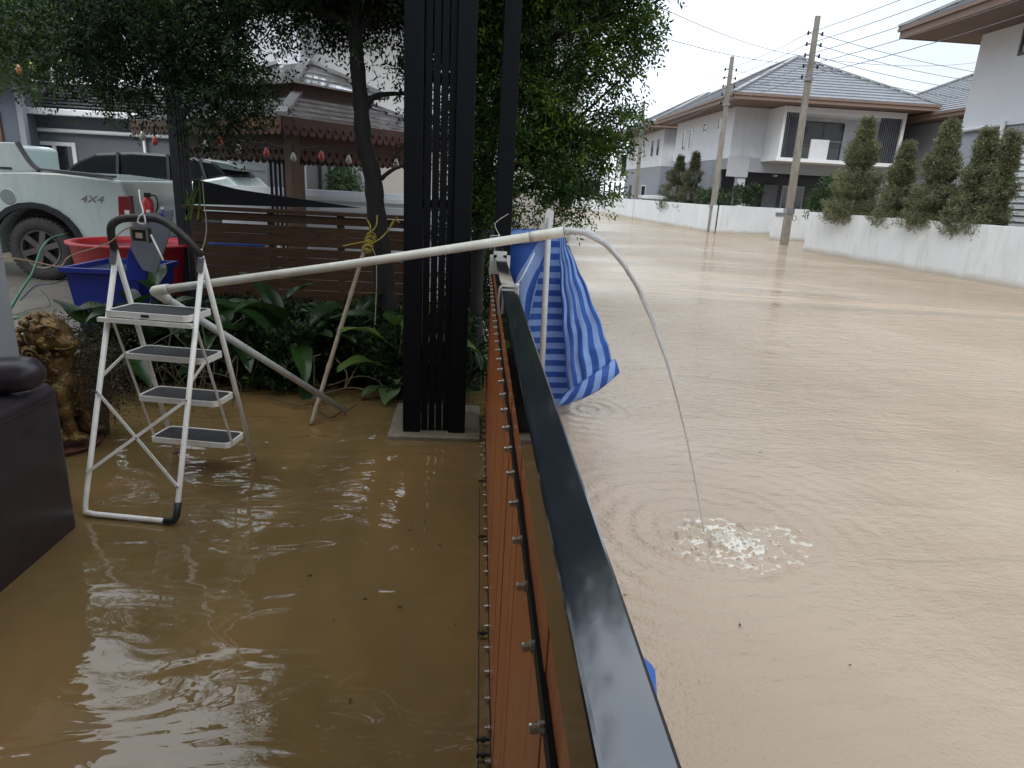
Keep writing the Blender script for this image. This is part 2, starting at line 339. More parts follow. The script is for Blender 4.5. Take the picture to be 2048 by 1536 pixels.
WY = watermat('yard_flood_water', (.125,.084,.034), (.172,.112,.046), (.25,.140,.052), 'yard')
struct(MB().add([(gx(-20)+.01,-20,0),(900,-20,0),(900,2500,0),(gx(6)+.01,2500,0),(gx(6)+.01,6,0)], [(0,1,2,3,4)]).build('street_water', WS))
struct(MB().add([(-9,-8,-.004),(gx(-8),-8,-.004),(gx(6.2),6.2,-.004),(-9,6.2,-.004)], [(0,1,2,3)]).build('yard_water', WY))
# planting bed, driveway, paved ledge
nx, ny = 150, 50; vs = []
for j_ in range(ny):
    for i_ in range(nx):
        x_ = -9+9.15*i_/(nx-1); y_ = 4.75+2.7*j_/(ny-1)
        h_ = min(1, max(0, (y_-5.25+.35*noise.noise(Vector((x_*1.1,1,0)))+.10*noise.noise(Vector((x_*5,2,0))))/.8))
        vs.append((x_, y_, -.05+.15*h_*h_*(3-2*h_)+.03*h_*noise.noise(Vector((x_*6,y_*6,0)))))
struct(MB().add(vs, [(j_*nx+i_, j_*nx+i_+1, (j_+1)*nx+i_+1, (j_+1)*nx+i_) for j_ in range(ny-1) for i_ in range(nx-1)]).build('soil_bed', mat('wet_mud', (.040,.028,.016), .35, .4, 6, .8, 30, spec=.6), None, True))
struct(MB().box((-30,7.2,-.3),(.1,60,.16)).build('neighbour_driveway', W['concrete']))
struct(MB().box((-9,5.6,-.3),(-2.75,7.2,.15)).build('driveway', W['concrete']))
# ------------------------------------------------------------------ gate
def gp(Y, dx, z): return Vector((gx(Y)+dx, Y, z))
Y0, Y1 = -1.2, 4.85
g = thing('sliding_gate', 'long black steel gate with upright reddish wood boards and rows of steel bolts', 'gate', gp(2,0,0))
def gbox(mb, a, b, dx0, dx1, z0, z1):
    mb.add([gp(a,dx0,z0),gp(a,dx1,z0),gp(b,dx1,z0),gp(b,dx0,z0),gp(a,dx0,z1),gp(a,dx1,z1),gp(b,dx1,z1),gp(b,dx0,z1)],
           [(0,3,2,1),(4,5,6,7),(0,1,5,4),(1,2,6,5),(2,3,7,6),(3,0,4,7)])
mb = MB(); gbox(mb, Y0, Y1, -.026, .027, 1.285, 1.37); mb.build('top_rail', W['rail'], g, bev=.004)
mb = MB(); gbox(mb, Y0, Y1, -.016, .024, -.12, .035); mb.build('bottom_rail', W['blackm'], g, bev=.003)
mb = MB(); gbox(mb, Y0, Y1, -.0205, -.0145, 1.135, 1.165); mb.build('stiffener_bar', W['blackm'], g)
mb = MB()
k = 0; y = Y0+.01
while y < Y1-.12:
    gbox(mb, y, y+.1235, -.0140+random.uniform(-.0012,.0012), .012, .036, 1.284); y += .13
mb.build('board_panel', W['gatewood'], g, bev=.002)
bo = MB().lathe((0,0,0), [(0,-.006),(.0075,-.006),(.0085,-.002),(.0085,.004),(.0058,.0045),(.0062,.012),(.0052,.0140),(0,.0140)], 12, (-1,0,0)).build('bolt', W['steel'], None, smooth=False)
bo.parent = g; bo.location = gp(Y0+.074, -.0225, 1.15)-ORI[g]; ORI[bo] = ORI[g]
i = 0; y = Y0+.074
while y < Y1-.12:
    for z in (1.15, .012):
        if y == Y0+.074 and z == 1.15: pass
        else:
            c = bo.copy(); COL.objects.link(c); c.location = gp(y, -.0225 if z > 1 else -.0185, z)-ORI[g]
    y += .13
for y in (.62,.70,1.08,1.62,1.68,2.2,2.95,3.6):
    MB().lathe(gp(y,-.018,.02), [(0,0),(.006,0),(.006,.014),(.010,.016),(.010,.028),(.005,.03),(.005,.036),(.009,.038),(.009,.042),(0,.042)], 10, (-1,0,0)).build('guide_pin', W['blackmat'], g)
MB().tube([gp(y,-.054,.022+.006*math.sin(y*3)) for y in [Y0+.1*i for i in range(48)]], .0022, 6).build('guide_cable', W['cable'], g)
# far gate post
pb = aty(1006,470,4.98)
gpst = thing('gate_post', 'tall square black gate post rising behind the blue striped tarp', 'post', (pb.x,5.0,0))
MB().box((pb.x-.062,4.92,-.2),(pb.x+.055,5.04,4.6)).build('post', W['blackm'], gpst, bev=.004)
MB().box((pb.x-.10,4.90,1.30),(pb.x-.064,5.0,1.40)).build('latch_box', W['blackmat'], gpst, bev=.003)
# blue scrap on the outside of the rail near the lens
c = atz(1309,1372,1.25)
mb = MB(); n = 11
for i in range(n):
    t = i/(n-1); yy = c.y-.045+.075*t; bx = c.x-gx(yy)-.029; q_ = math.sin(t*math.pi)**.6
    mb.v += [Vector((gx(yy)+.029, yy, 1.29)), Vector((gx(yy)+.029+bx*q_*.9, yy, 1.275)), Vector((gx(yy)+.029+bx*q_, yy, 1.25)), Vector((gx(yy)+.029+bx*q_*.8, yy, 1.10))]
mb.f += [(4*i+j_,4*i+j_+1,4*i+j_+5,4*i+j_+4) for i in range(n-1) for j_ in range(3)]
o = mb.build('blue_sheet_end', mat('plain_blue_sheet', (.02,.11,.42), .4, .15, 20), None, True, loc=(gx(c.y)+.03,c.y,1.2)); o.modifiers.new('s','SOLIDIFY').thickness = .002
tag(o, 'small blue plastic sheet end bulging from the outer side of the rail near the camera', 'plastic sheet')
# black screen column on a concrete pad
A = atz(802,870,.05); B = atz(926,874,.05); yb = 4.38
sc = thing('screen_column', 'tall black steel column of two square posts with thin slats between, on a pale concrete pad', 'column', ((A.x+B.x)/2, yb, 0))
x0 = A.x; x1 = B.x
MB().box((x0,yb-.02,.03),(x0+.118,yb+.10,4.6)).build('post', W['blackm'], sc, bev=.004)
MB().box((x1-.105,yb-.02,.03),(x1+.01,yb+.10,4.6)).build('post', W['blackm'], sc, bev=.004)
MB().box((x0,yb+.36,.03),(x0+.10,yb+.46,4.6)).build('post', W['blackm'], sc, bev=.004)
MB().box((x1-.10,yb+.36,.03),(x1,yb+.46,4.6)).build('post', W['blackm'], sc, bev=.004)
for i in range(4):
    xs = x0+.118+.007+ i*(x1-x0-.223)/4
    MB().box((xs,yb+.02,.032),(xs+.042,yb+.07,4.6)).build('slat', W['blackm'], sc, bev=.002)
for z in (.55,1.55,2.3,3.2):
    MB().box((x0+.118,yb+.072,z),(x1-.106,yb+.098,z+.05)).build('cross_bar', W['blackm'], sc)
    MB().box((x0+.02,yb+.102,z+.002),(x0+.05,yb+.358,z+.045)).build('cross_bar', W['blackm'], sc)
    MB().box((x1-.05,yb+.102,z+.002),(x1-.02,yb+.358,z+.045)).build('cross_bar', W['blackm'], sc)
MB().box((x0-.10,yb-.10,-.3),(gx(yb)-.05,yb+.62,.027)).build('pad', mat('pad_concrete', (.20,.165,.12), .55, .3, 8, .8, 40, dirt=(.5,.45,.4)), sc, bev=.01)

# ------------------------------------------------------------------ zip ties on the rail
def ziptie(Y, s, label, tail):
    t = thing('zip_tie', label, 'zip tie', gp(Y,0,1.37), 'zip ties round the gate rail')
    lp = [gp(Y,-.032,1.279),gp(Y,-.033,1.33),gp(Y,-.031,1.368),gp(Y,-.024,1.377),gp(Y,.024,1.377),gp(Y,.033,1.37),gp(Y,.034,1.30),gp(Y,.03,1.279)]
    mb = MB()
    for a, b in zip(lp, lp[1:]+lp[:1]): mb.bar(a, b, .004*s, .0022, (0,1,0) if abs((b-a).x) < .01 else (0,1,0))
    mb.build('strap', W['tie'], t)
    MB().box(gp(Y-.006,.022,1.376), gp(Y+.006,.036,1.386)).build('head', W['tie'], t, bev=.002)
    MB().tube(smoothpath([gp(Y,.03,1.386)]+tail, 6), [.0022]*(6*len(tail)) + [.0012], 6).build('tail', W['tie'], t)
    return t
ziptie(2.27, 1.6, 'near zip tie on the rail, its straight tail pointing up over the tarp', [gp(2.27,.05,1.42), gp(2.3,.085,1.49)])
ziptie(4.70, 1.3, 'far zip tie with a curled tail beside the gate post', [gp(4.7,.0,1.46), gp(4.7,.09,1.53)])
mb = MB(); 
for a, b in (((gp(3.35,-.033,1.28)),gp(3.35,-.033,1.376)),(gp(3.35,-.033,1.377),gp(3.35,.034,1.377)),(gp(3.35,.034,1.376),gp(3.35,.034,1.28))): mb.bar(a, b, .035, .0025, (0,1,0))
tag(mb.build('tape_wrap', W['tie'], None, loc=gp(3.35,0,1.33)), 'cream tape wrapped round the gate rail between the two zip ties', 'tape')

# ------------------------------------------------------------------ tarp
def tarpmat():
    m = bpy.data.materials.new('striped_tarp'); m.use_nodes = True; nt = m.node_tree; N = nt.nodes; L = nt.links; b = N['Principled BSDF']
    uv = N.new('ShaderNodeUVMap'); uv.uv_map = 'UVMap'; s = N.new('ShaderNodeSeparateXYZ'); L.new(uv.outputs[0], s.inputs[0])
    a = N.new('ShaderNodeMath'); a.operation = 'FRACT'; L.new(s.outputs['X'], a.inputs[0])
    c = N.new('ShaderNodeMath'); c.operation = 'GREATER_THAN'; c.inputs[1].default_value = .5; L.new(a.outputs[0], c.inputs[0])
    tc = N.new('ShaderNodeTexCoord'); nz = N.new('ShaderNodeTexNoise'); nz.inputs['Scale'].default_value = 9; nz.inputs['Detail'].default_value = 5; L.new(tc.outputs['Object'], nz.inputs['Vector'])
    mx = N.new('ShaderNodeMixRGB'); mx.inputs[1].default_value = (.024,.105,.44,1); mx.inputs[2].default_value = (.27,.42,.76,1); L.new(c.outputs[0], mx.inputs[0])
    m2 = N.new('ShaderNodeMixRGB'); m2.blend_type = 'OVERLAY'; m2.inputs[0].default_value = .25; L.new(mx.outputs[0], m2.inputs[1]); L.new(nz.outputs['Fac'], m2.inputs[2])
    L.new(m2.outputs[0], b.inputs['Base Color']); b.inputs['Roughness'].default_value = .38
    n2 = N.new('ShaderNodeTexNoise'); n2.inputs['Scale'].default_value = 7; n2.inputs['Detail'].default_value = 4; L.new(tc.outputs['Object'], n2.inputs['Vector'])
    n3 = N.new('ShaderNodeTexWave'); n3.inputs['Scale'].default_value = 90; L.new(tc.outputs['Object'], n3.inputs['Vector'])
    ad = N.new('ShaderNodeMath'); ad.operation = 'MULTIPLY_ADD'; ad.inputs[1].default_value = .02; L.new(n3.outputs['Fac'], ad.inputs[0]); L.new(n2.outputs['Fac'], ad.inputs[2])
    bp = N.new('ShaderNodeBump'); bp.inputs['Strength'].default_value = .7; bp.inputs['Distance'].default_value = .03; L.new(ad.outputs[0], bp.inputs['Height']); L.new(bp.outputs[0], b.inputs['Normal'])
    t = N.new('ShaderNodeBsdfTranslucent'); L.new(m2.outputs[0], t.inputs[0]); ms = N.new('ShaderNodeMixShader'); ms.inputs[0].default_value = .25
    L.new(b.outputs[0], ms.inputs[1]); L.new(t.outputs[0], ms.inputs[2]); L.new(ms.outputs[0], N['Material Output'].inputs[0])
    return m
TM = tarpmat()
def sheet(name, C, nu, nv, uvf, disp, parent):
    """C: rows of control points (top to bottom), each row left to right"""
    rows = [smoothpath(r, 8) if len(r) > 2 else [r[0].lerp(r[1], i/8) for i in range(9)] for r in C]
    def samp(row, u):
        x = u*(len(row)-1); i = min(int(x), len(row)-2); return row[i].lerp(row[i+1], x-i)
    vs = []; uvs = []
    for j in range(nv+1):
        v = j/nv; x = v*(len(rows)-1); a = min(int(x), len(rows)-2)
        for i in range(nu+1):
            u = i/nu; p = samp(rows[a], u).lerp(samp(rows[a+1], u), x-a)
            p = p + disp(u, v, p); vs.append(p-ORI[parent]); uvs.append(uvf(u, v, p))
    fs = [(j*(nu+1)+i, j*(nu+1)+i+1, (j+1)*(nu+1)+i+1, (j+1)*(nu+1)+i) for j in range(nv) for i in range(nu)]
    me = bpy.data.meshes.new(name); me.from_pydata(vs, [], fs); uvl = me.uv_layers.new(name='UVMap')
    for lp in me.loops: uvl.data[lp.index].uv = uvs[lp.vertex_index]
    o = link(name, me, parent, TM, True); o.modifiers.new('s', 'SOLIDIFY').thickness = .003; return o
tp = thing('striped_tarp', 'blue striped tarp hung on the outer side of the gate, its hem in the water', 'tarp', (.6,5.1,0))
nzv = lambda p, s: noise.noise(Vector(p)*s)
# back face with level stripes
q = lambda px,py,Y: aty(px,py,Y)
def dA(u,v,p): return Vector((0, .018*math.sin(u*9+v*3)*(.3+v) + .02*nzv(p,4), .004*nzv(p,8)))
sheet('back_panel', [[q(998,462,5.06), q(1050,458,5.09), q(1128,470,5.12)],
                     [q(1000,600,5.10), q(1070,600,5.12), q(1142,600,5.14)],
                     [q(1020,740,5.08), q(1075,742,5.10), q(1150,745,5.12)],
                     [atz(1035,825,-.05), atz(1085,825,-.05), atz(1140,812,-.03)]], 36, 60,
      lambda u,v,p: (p.z/.094+.35+.05*math.sin(u*3),u), dA, tp)
# outer face with hanging stripes, gathered into waves
def dB(u,v,p): return Vector((.004*math.sin(v*27+u*3), .008*math.sin(u*22+v*7+3*nzv(p,3))*min(1,v*2) + .009*math.sin(v*26+u*4) + .006*nzv(p,16), .008*math.sin(v*26+u*5)))
sheet('outer_panel', [[q(1118,476,5.03), q(1126,474,5.03), q(1133,484,5.02)],
                      [q(1121,560,5.0), q(1140,560,4.99), q(1166,558,5.02)],
                      [q(1126,660,4.95), q(1160,660,4.93), q(1204,652,5.0)],
                      [q(1136,790,4.9), q(1172,768,4.88), q(1226,722,4.98)]], 50, 50,
      lambda u,v,p: (u*4.6+.1,v), dB, tp)
# rolled hem
def dC(u,v,p):
    a = v*math.pi*1.5; return Vector((.0, -.03*math.sin(a)+.006*nzv(p,14), .02*math.cos(a)+.012*nzv(p,7)))
sheet('rolled_hem', [[q(1128,792,4.9), q(1160,772,4.88), q(1195,745,4.9), q(1229,722,4.97)],
                     [q(1112,806,4.9), q(1160,792,4.88), q(1205,768,4.9), q(1238,741,4.96)],
                     [q(1108,816,4.95), q(1150,806,4.93), q(1200,778,4.93), q(1236,745,4.98)]], 40, 14,
      lambda u,v,p: (u*4+v*1.2,v), dC, tp)
# flap folded over the top rail towards the yard side
def dD(u,v,p): return Vector((0,.012*math.sin(u*7+v*5)+.008*nzv(p,9),.006*nzv(p,11)))
sheet('folded_flap', [[q(996,468,4.98), q(1045,460,4.97), q(1098,457,4.97)],
                      [q(1012,500,4.97), q(1055,500,4.95), q(1096,480,4.97)],
                      [q(1022,545,4.96), q(1060,540,4.94), q(1086,530,4.96)],
                      [q(1038,590,4.96), q(1058,580,4.94), q(1076,556,4.96)],
                      [q(1050,660,4.97), q(1058,640,4.96), q(1066,600,4.97)]], 26, 30,
      lambda u,v,p: (v*1.45+u*.9+.55,u), dD, tp)
def dE(u,v,p): return Vector((0,.012*math.sin(u*7),.01*nzv(p,9)))
sheet('top_fold', [[q(996,469,4.96), q(1050,461,4.95), q(1097,458,4.95)],
                   [q(994,476,4.90), q(1050,474,4.89), q(1099,471,4.90)],
                   [q(1002,490,4.93), q(1050,486,4.93), q(1099,482,4.93)]], 24, 8, lambda u,v,p: (.62+.3*v*u,u), dE, tp)
p1 = aty(1098,436,4.9); p2 = aty(1083,748,4.9); p3 = p2+(p2-p1)*.35
t = thing('tarp_pole', 'upright grey PVC pole standing in the water against the striped tarp', 'pole', (p2.x,p2.y,0))
MB().tube([p3,p1], .022, 14).build('pipe', mat('grey_pvc', (.46,.46,.45), .4, .12, 9, .1, 20), t, True)
MB().prism([p1+Vector((-.03,-.01,-.04)),p1+Vector((.03,-.01,-.05)),p1+Vector((.032,-.01,.05)),p1+Vector((-.01,-.01,.07)),p1+Vector((-.03,-.01,.03))], (0,.03,0)).build('torn_wrap', W['tie'], t)

# ------------------------------------------------------------------ PVC discharge pipe and the jet
E1 = aty(308,582,3.62); E2 = aty(1127,464,3.12); G = atz(692,822,.03)
t = thing('discharge_pipe', 'long cream PVC pipe running over the gate from an elbow by the step ladder', 'pipe', (E1.x,E1.y,E1.z))
d1 = (E2-E1).normalized(); d2 = (G-E1).normalized()
MB().tube([E1+d1*.07, E1.lerp(E2,.5)-Vector((0,0,.008)), E2-d1*.12], .0215, 18).build('long_pipe', W['pvc'], t, True)
MB().tube([E2-d1*.16, E2-d1*.14, E2], [.0225,.0250,.0242], 18).build('nozzle', W['pvc'], t, True)
MB().tube(smoothpath([E1+d1*.09, E1+d1*.035, E1+(d1+d2)*.004, E1+d2*.035, E1+d2*.09],5), .0275, 16).build('elbow', W['pvc'], t, True)
MB().tube([E1+d2*.08, G], .0215, 18).build('riser_pipe', mat('grey_white_pvc', (.44,.44,.42), .4, .15, 8, .1, 20, dirt=(.7,.65,.6)), t, True)
def jetmat():
    m = bpy.data.materials.new('clear_water_jet'); m.use_nodes = True; b = m.node_tree.nodes['Principled BSDF']
    b.inputs['Base Color'].default_value = (.97,.97,.95,1); b.inputs['Roughness'].default_value = .05; b.inputs['Transmission Weight'].default_value = .62; b.inputs['IOR'].default_value = 1.33
    return m
JM = jetmat()
T1 = None
for tt in [i*.001 for i in range(300,800)]:
    pass
v0z = .42; zt = E2.z; tf = (v0z+math.sqrt(v0z*v0z+2*9.81*zt))/9.81
land = Vector((JET[0],JET[1],0)); vh = (land-Vector((E2.x,E2.y,0)))/tf
t = thing('water_jet', 'thin clear arc of pumped water falling from the pipe mouth to the flooded street', 'water jet', (E2.x,E2.y,E2.z))
rnd = random.Random(3)
for k in range(3):
    pts = []; rs = []
    for i in range(49):
        s = tf*i/48; f = i/48
        sp = (k-1.5)*.006*math.sin(f*math.pi*.9)*1.6
        tw = math.sin(f*14+k*1.7)*.0035*(1-f*.3)
        pts.append(Vector((E2.x+vh.x*s*(1-.018*k*f*(1-f)*2)+sp*.5+tw, E2.y+vh.y*s+tw, zt+v0z*s-4.905*s*s-abs(k)*.014*math.sin(f*3.14)*.8+sp*.4)))
        rs.append((.0120*(1-f)**1.5+.0036)*(1+.18*math.sin(f*60+k*2)) * (.9 if k else 1.1))
    MB().tube(pts, rs, 8, True).build('water_strand', JM, t, True)
dm = MB()
for i in range(46):
    f = rnd.uniform(.45,1); s = tf*f
    dm.ball((E2.x+vh.x*s+rnd.gauss(0,.008), E2.y+vh.y*s+rnd.gauss(0,.008), max(.01, zt+v0z*s-4.905*s*s+rnd.gauss(0,.02))), rnd.uniform(.0015,.0035), 5)
dm.build('droplets', JM, t, True)
# splash: a churned patch of real relief, foam on its crests
def foammat():
    m = bpy.data.materials.new('churned_foam'); m.use_nodes = True; nt = m.node_tree; N = nt.nodes; L = nt.links; b = N['Principled BSDF']
    at = N.new('ShaderNodeAttribute'); at.attribute_name = 'foam'; 
    tc = N.new('ShaderNodeTexCoord'); nz = N.new('ShaderNodeTexNoise'); nz.inputs['Scale'].default_value = 26; nz.inputs['Detail'].default_value = 6; nz.inputs['Roughness'].default_value = .75; nz.inputs['Distortion'].default_value = .8; L.new(tc.outputs['Object'], nz.inputs['Vector'])
    ad = N.new('ShaderNodeMath'); ad.operation = 'ADD'; L.new(at.outputs['Fac'], ad.inputs[0]); L.new(nz.outputs['Fac'], ad.inputs[1])
    cr = N.new('ShaderNodeValToRGB'); cr.color_ramp.elements[0].position = .74; cr.color_ramp.elements[1].position = 1.12; L.new(ad.outputs[0], cr.inputs[0])
    mx = N.new('ShaderNodeMixRGB'); mx.inputs[1].default_value = (.40,.308,.218,1); mx.inputs[2].default_value = (.70,.66,.57,1); L.new(cr.outputs[0], mx.inputs[0]); L.new(mx.outputs[0], b.inputs['Base Color'])
    b.inputs['Roughness'].default_value = .08; b.inputs['IOR'].default_value = 1.45
    bp = N.new('ShaderNodeBump'); bp.inputs['Distance'].default_value = .006; L.new(nz.outputs['Fac'], bp.inputs['Height']); L.new(bp.outputs[0], b.inputs['Normal'])
    return m
n = 130; R = .56; vs = []; fo = []
cxj, cyj = JET[0]+.12, JET[1]-.10
for j in range(n):
    for i in range(n):
        x = -R+2*R*i/(n-1); y = -R+2*R*j/(n-1)
        d = math.hypot(x*.92, y*1.15); an = math.atan2(y,x)
        wob = noise.noise(Vector((x*4,y*4,0)))*.10 + noise.noise(Vector((x*11,y*11,3)))*.06 + noise.noise(Vector((x*27,y*27,6)))*.03
        env = max(0, 1-((d+wob)/.40)**3) if d+wob < .40 else 0
        tur = noise.noise(Vector((x*9,y*9,1)))+.6*noise.noise(Vector((x*20,y*20,5)))+.35*noise.noise(Vector((x*42,y*42,8)))
        ring = math.sin((d+wob)*50)*.5
        ridge = 1-abs(tur)*2.2
        h = env*(.026*tur+.006*ring+.026*max(0,1-d/.12)) 
        outer = max(0, 1-abs(d+wob-.36)/.12)*.004*math.sin((d+wob)*90)
        edge = min(1, max(0,(R-max(abs(x),abs(y)))/.12))
        lift = max(0,min(1,(.52-(d+wob))/.30)); vs.append((cxj+x, cyj+y, -.0022+(.0026+h+outer)*lift ))
        fo.append(env*(.10+.46*max(0,ridge)**2 + .10*max(0,ring)) + max(0,1-d/.14)*.18 + (.12 if env > 0 else 0) - .02)
fs = [(j*n+i, j*n+i+1, (j+1)*n+i+1, (j+1)*n+i) for j in range(n-1) for i in range(n-1)]
fs = [f for f in fs if max(vs[k][2] for k in f) > -.0006]
me = bpy.data.meshes.new('splash'); me.from_pydata([(v[0]-cxj,v[1]-cyj,v[2]) for v in vs], [], fs)
me.attributes.new('foam', 'FLOAT', 'POINT').data.foreach_set('value', fo)
rb = random.Random(12); bub = MB()
for i in range(90):
    a_ = rb.uniform(0,6.28); d_ = abs(rb.gauss(0,.15)); bub.ball((cxj+math.cos(a_)*d_*1.1, cyj+math.sin(a_)*d_*.9, .004+max(0,.02-d_*.08)), rb.uniform(.003,.008), 6)
bb = bub.build('bubbles', mat('froth', (.66,.62,.53), .25, .1, 20, coat=.4), None, True, loc=(cxj,cyj,0)); tag(bb, kind='stuff')
o = link('splash', me, None, foammat(), True); o.location = (cxj,cyj,0); tag(o, kind='stuff')
o['label'] = 'churned pale foam where the jet lands in the street'; o['category'] = 'splash'

# ------------------------------------------------------------------ step ladder
fA = atz(168,1026,.016); fB = atz(352,1044,.016); fC = atz(353,912,-.03); fD = atz(509,926,-.03)
hL = aty(232,505,3.50); hR = aty(405,522,3.42)
t = thing('step_ladder', 'white four step folding ladder with black treads standing in the brown water', 'step ladder', (fA+fD)/2)
rt = .0135
def rnd_corner(a, b, c, r=.06):
    u = (a-b).normalized(); v = (c-b).normalized(); return [b+u*r, b+u*r*.35+v*r*.08, b+(u+v)*r*.15*0+ (u+v)*r*.12, b+v*r*.35+u*r*.08, b+v*r]
# rear U frame: down the left leg, across the water, up the right
sA = hL; sB = hR
MB().tube([sA+Vector((0,0,.0))]+rnd_corner(sA, fA, fB)+rnd_corner(fA, fB, sB)+[sB], rt, 12).build('rear_frame', W['lad'], t, True)
# front frame with the handle loop
uL = (hL-fC).normalized(); uR = (hR-fD).normalized()
hLt = hL+uL*.06; hRt = hR+uR*.06
MB().tube([fC, hLt], rt, 12).build('front_leg', W['lad'], t, True)
MB().tube([fD, hRt], rt, 12).build('front_leg', W['lad'], t, True)
tl = aty(222,455,3.42); tm = aty(262,436,3.42); tm2 = aty(305,436,3.38); tr_ = aty(350,458,3.34); tr2 = aty(392,500,3.36)
MB().tube(smoothpath([hLt-uL*.03, aty(226,488,3.45), tl, aty(237,440,3.42), tm, tm2, aty(330,444,3.36), tr_, aty(375,480,3.34), tr2, hRt-uR*.02], 6), .019, 14).build('handle_grip', mat('foam_grip', (.035,.030,.026), .6, .3, 20, .3, 120), t, True)
wdir = (fD-fC).normalized(); ddir = Vector((-wdir.y, wdir.x, 0)); ddir = ddir if ddir.y < 0 else -ddir   # towards the rear frame
def legpt(f, h, z): s = (z-f.z)/(h.z-f.z); return f.lerp(h, s)
def zfor(py):  # height on the right front leg that shows at that pixel row
    lo, hi = 0, hR.z
    for _ in range(40):
        m_ = (lo+hi)/2; p = legpt(fD, hR, m_)-Vector((0,0,H)); v = [p.x*Xc[i]+p.y*Yc[i]-p.z*Dn[i] for i in range(3)]
        if PPY+F*v[1]/v[2] > py: lo = m_
        else: hi = m_
    return lo
zs = [zfor(622), zfor(706), zfor(788), zfor(868)]
dep = [.235,.20,.20,.20]
links = [[],[]]
for k, z in enumerate(zs):
    a = legpt(fC, hL, z)+wdir*.015; b = legpt(fD, hR, z)-wdir*.012
    if k == 0: a = legpt(fC, hL, z)-wdir*.0+wdir*.012; 
    L_ = (b-a).length; dd = dep[k]
    c = [a, b, b+ddir*dd, a+ddir*dd]
    def rr(s, zo):  # rounded rectangle outline
        out = []
        cc = [a+wdir*s+ddir*s, b-wdir*s+ddir*s, b-wdir*s+ddir*(dd-s), a+wdir*s+ddir*(dd-s)]
        r_ = .028
        for (P, u, v) in ((cc[0], wdir, ddir), (cc[1], ddir, -wdir), (cc[2], -wdir, -ddir), (cc[3], -ddir, wdir)):
            for an in (0, 30, 60, 90):
                s_ = math.sin(math.radians(an)); c_ = math.cos(math.radians(an))
                out.append(P + u*r_*(1-c_) + v*r_*(1-s_) + Vector((0,0,zo)))
        # order the corner arcs consistently
        res = []
        for q4 in range(4):
            arc = out[q4*4:q4*4+4]; res += arc[::-1] if False else sorted(arc, key=lambda p: 0)
        return res
    def outline(s, zo, r_=.030):
        res = []
        for (P, u, v) in ((a+wdir*s+ddir*s, wdir, ddir), (b-wdir*s+ddir*s, -wdir, ddir), (b-wdir*s+ddir*(dd-s), -wdir, -ddir), (a+wdir*s+ddir*(dd-s), wdir, -ddir)):
            cen = P+u*r_+v*r_; arc = []
            for i_ in range(6):
                an = math.pi/2*i_/5; arc.append(cen - u*r_*math.cos(an) - v*r_*math.sin(an) + Vector((0,0,zo)))
            res.append(arc)
        # walk round: corner 0 (u=+w,v=+d): from side -u ... keep circular order
        return res[0] + res[1][::-1] + res[2] + res[3][::-1]
    o1 = outline(0, .012); o2 = outline(0, -.018); o3 = outline(.011, .012); o4 = outline(.011, .004)
    n = len(o1); mb = MB(); base = 0
    mb.v += o1+o2+o3+o4
    for i in range(n):
        j = (i+1)%n; mb.f += [(i,j,n+j,n+i), (i,2*n+i,2*n+j,j), (2*n+i,3*n+i,3*n+j,2*n+j)]
    mb.f.append(tuple(range(n,2*n)))
    s_ = mb.build('step', W['lad'], t)
    MB().prism([p-Vector((0,0,.0)) for p in outline(.0125, .003)], (0,0,.0065)).build('tread_mat', W['tread'], s_)
    links[0].append(a+ddir*(dd*.78)); links[1].append(b+ddir*(dd*.78))
    if k == 0:
        MB().bar(c[3]+Vector((0,0,-.035))-wdir*.03, c[2]+Vector((0,0,-.035))+wdir*.02, .022, .022).build('cross_tube', W['lad'], t)
        MB().prism([a.lerp(b,.5)+ddir*(dd+.001)+wdir*x_+Vector((0,0,z_)) for x_, z_ in ((-.02,-.008),(.02,-.008),(.02,.004),(-.02,.004))], ddir*.004).build('latch', W['blackmat'], t)
for i in range(2):
    P = links[i]; MB().bar(P[0]+Vector((0,0,-.02)), P[-1], .014, .004, ddir).build('link_bar', W['lad'], t)
# side braces from second step to rear legs, and the X brace
rl = lambda f: fA.lerp(hL, f); rr_ = lambda f: fB.lerp(hR, f)
MB().bar(rl(.52)+Vector((0,0,.0)), links[0][1]+ddir*.03, .016, .004, wdir).build('side_brace', W['lad'], t)
MB().bar(rr_(.53), links[1][1]+ddir*.03, .016, .004, wdir).build('side_brace', W['lad'], t)
off = ddir*.016
MB().bar(rl(.47)+off, rr_(.14)+off, .016, .004, ddir).build('cross_brace', W['lad'], t)
MB().bar(rl(.16)+off*1.3, rr_(.47)+off*1.3, .016, .004, ddir).build('cross_brace', W['lad'], t)
for p_ in (rl(.47), rr_(.14), rl(.16), rr_(.47), (rl(.32)+rr_(.30))/2):
    MB().lathe(p_+off*1.2, [(0,.0),(.006,0),(.005,.004),(0,.005)], 10, ddir).build('rivet', W['galv'], t)
# rubber feet and hinges
dB_ = (sB-fB).normalized()
MB().tube([fB+dB_*.10, fB+dB_*.03, fB+(fA-fB).normalized()*.012+dB_*.004, fB+(fA-fB).normalized()*.06], .0175, 12).build('rubber_foot', W['blackmat'], t, True)
for f_, h_ in ((fC,hL),(fD,hR)):
    MB().tube([f_, f_.lerp(h_,.025)], .0165, 10).build('rubber_foot', W['blackmat'], t, True)
for h_, f1, f2 in ((hL,fA,fC),(hR,fB,fD)):
    dd_ = (f1-h_).normalized()
    MB().bar(h_+wdir*(.0)+ddir*.016-dd_*.02, h_+ddir*.016+dd_*.055, .032, .01, ddir).build('hinge', W['galv'], t, bev=.002)

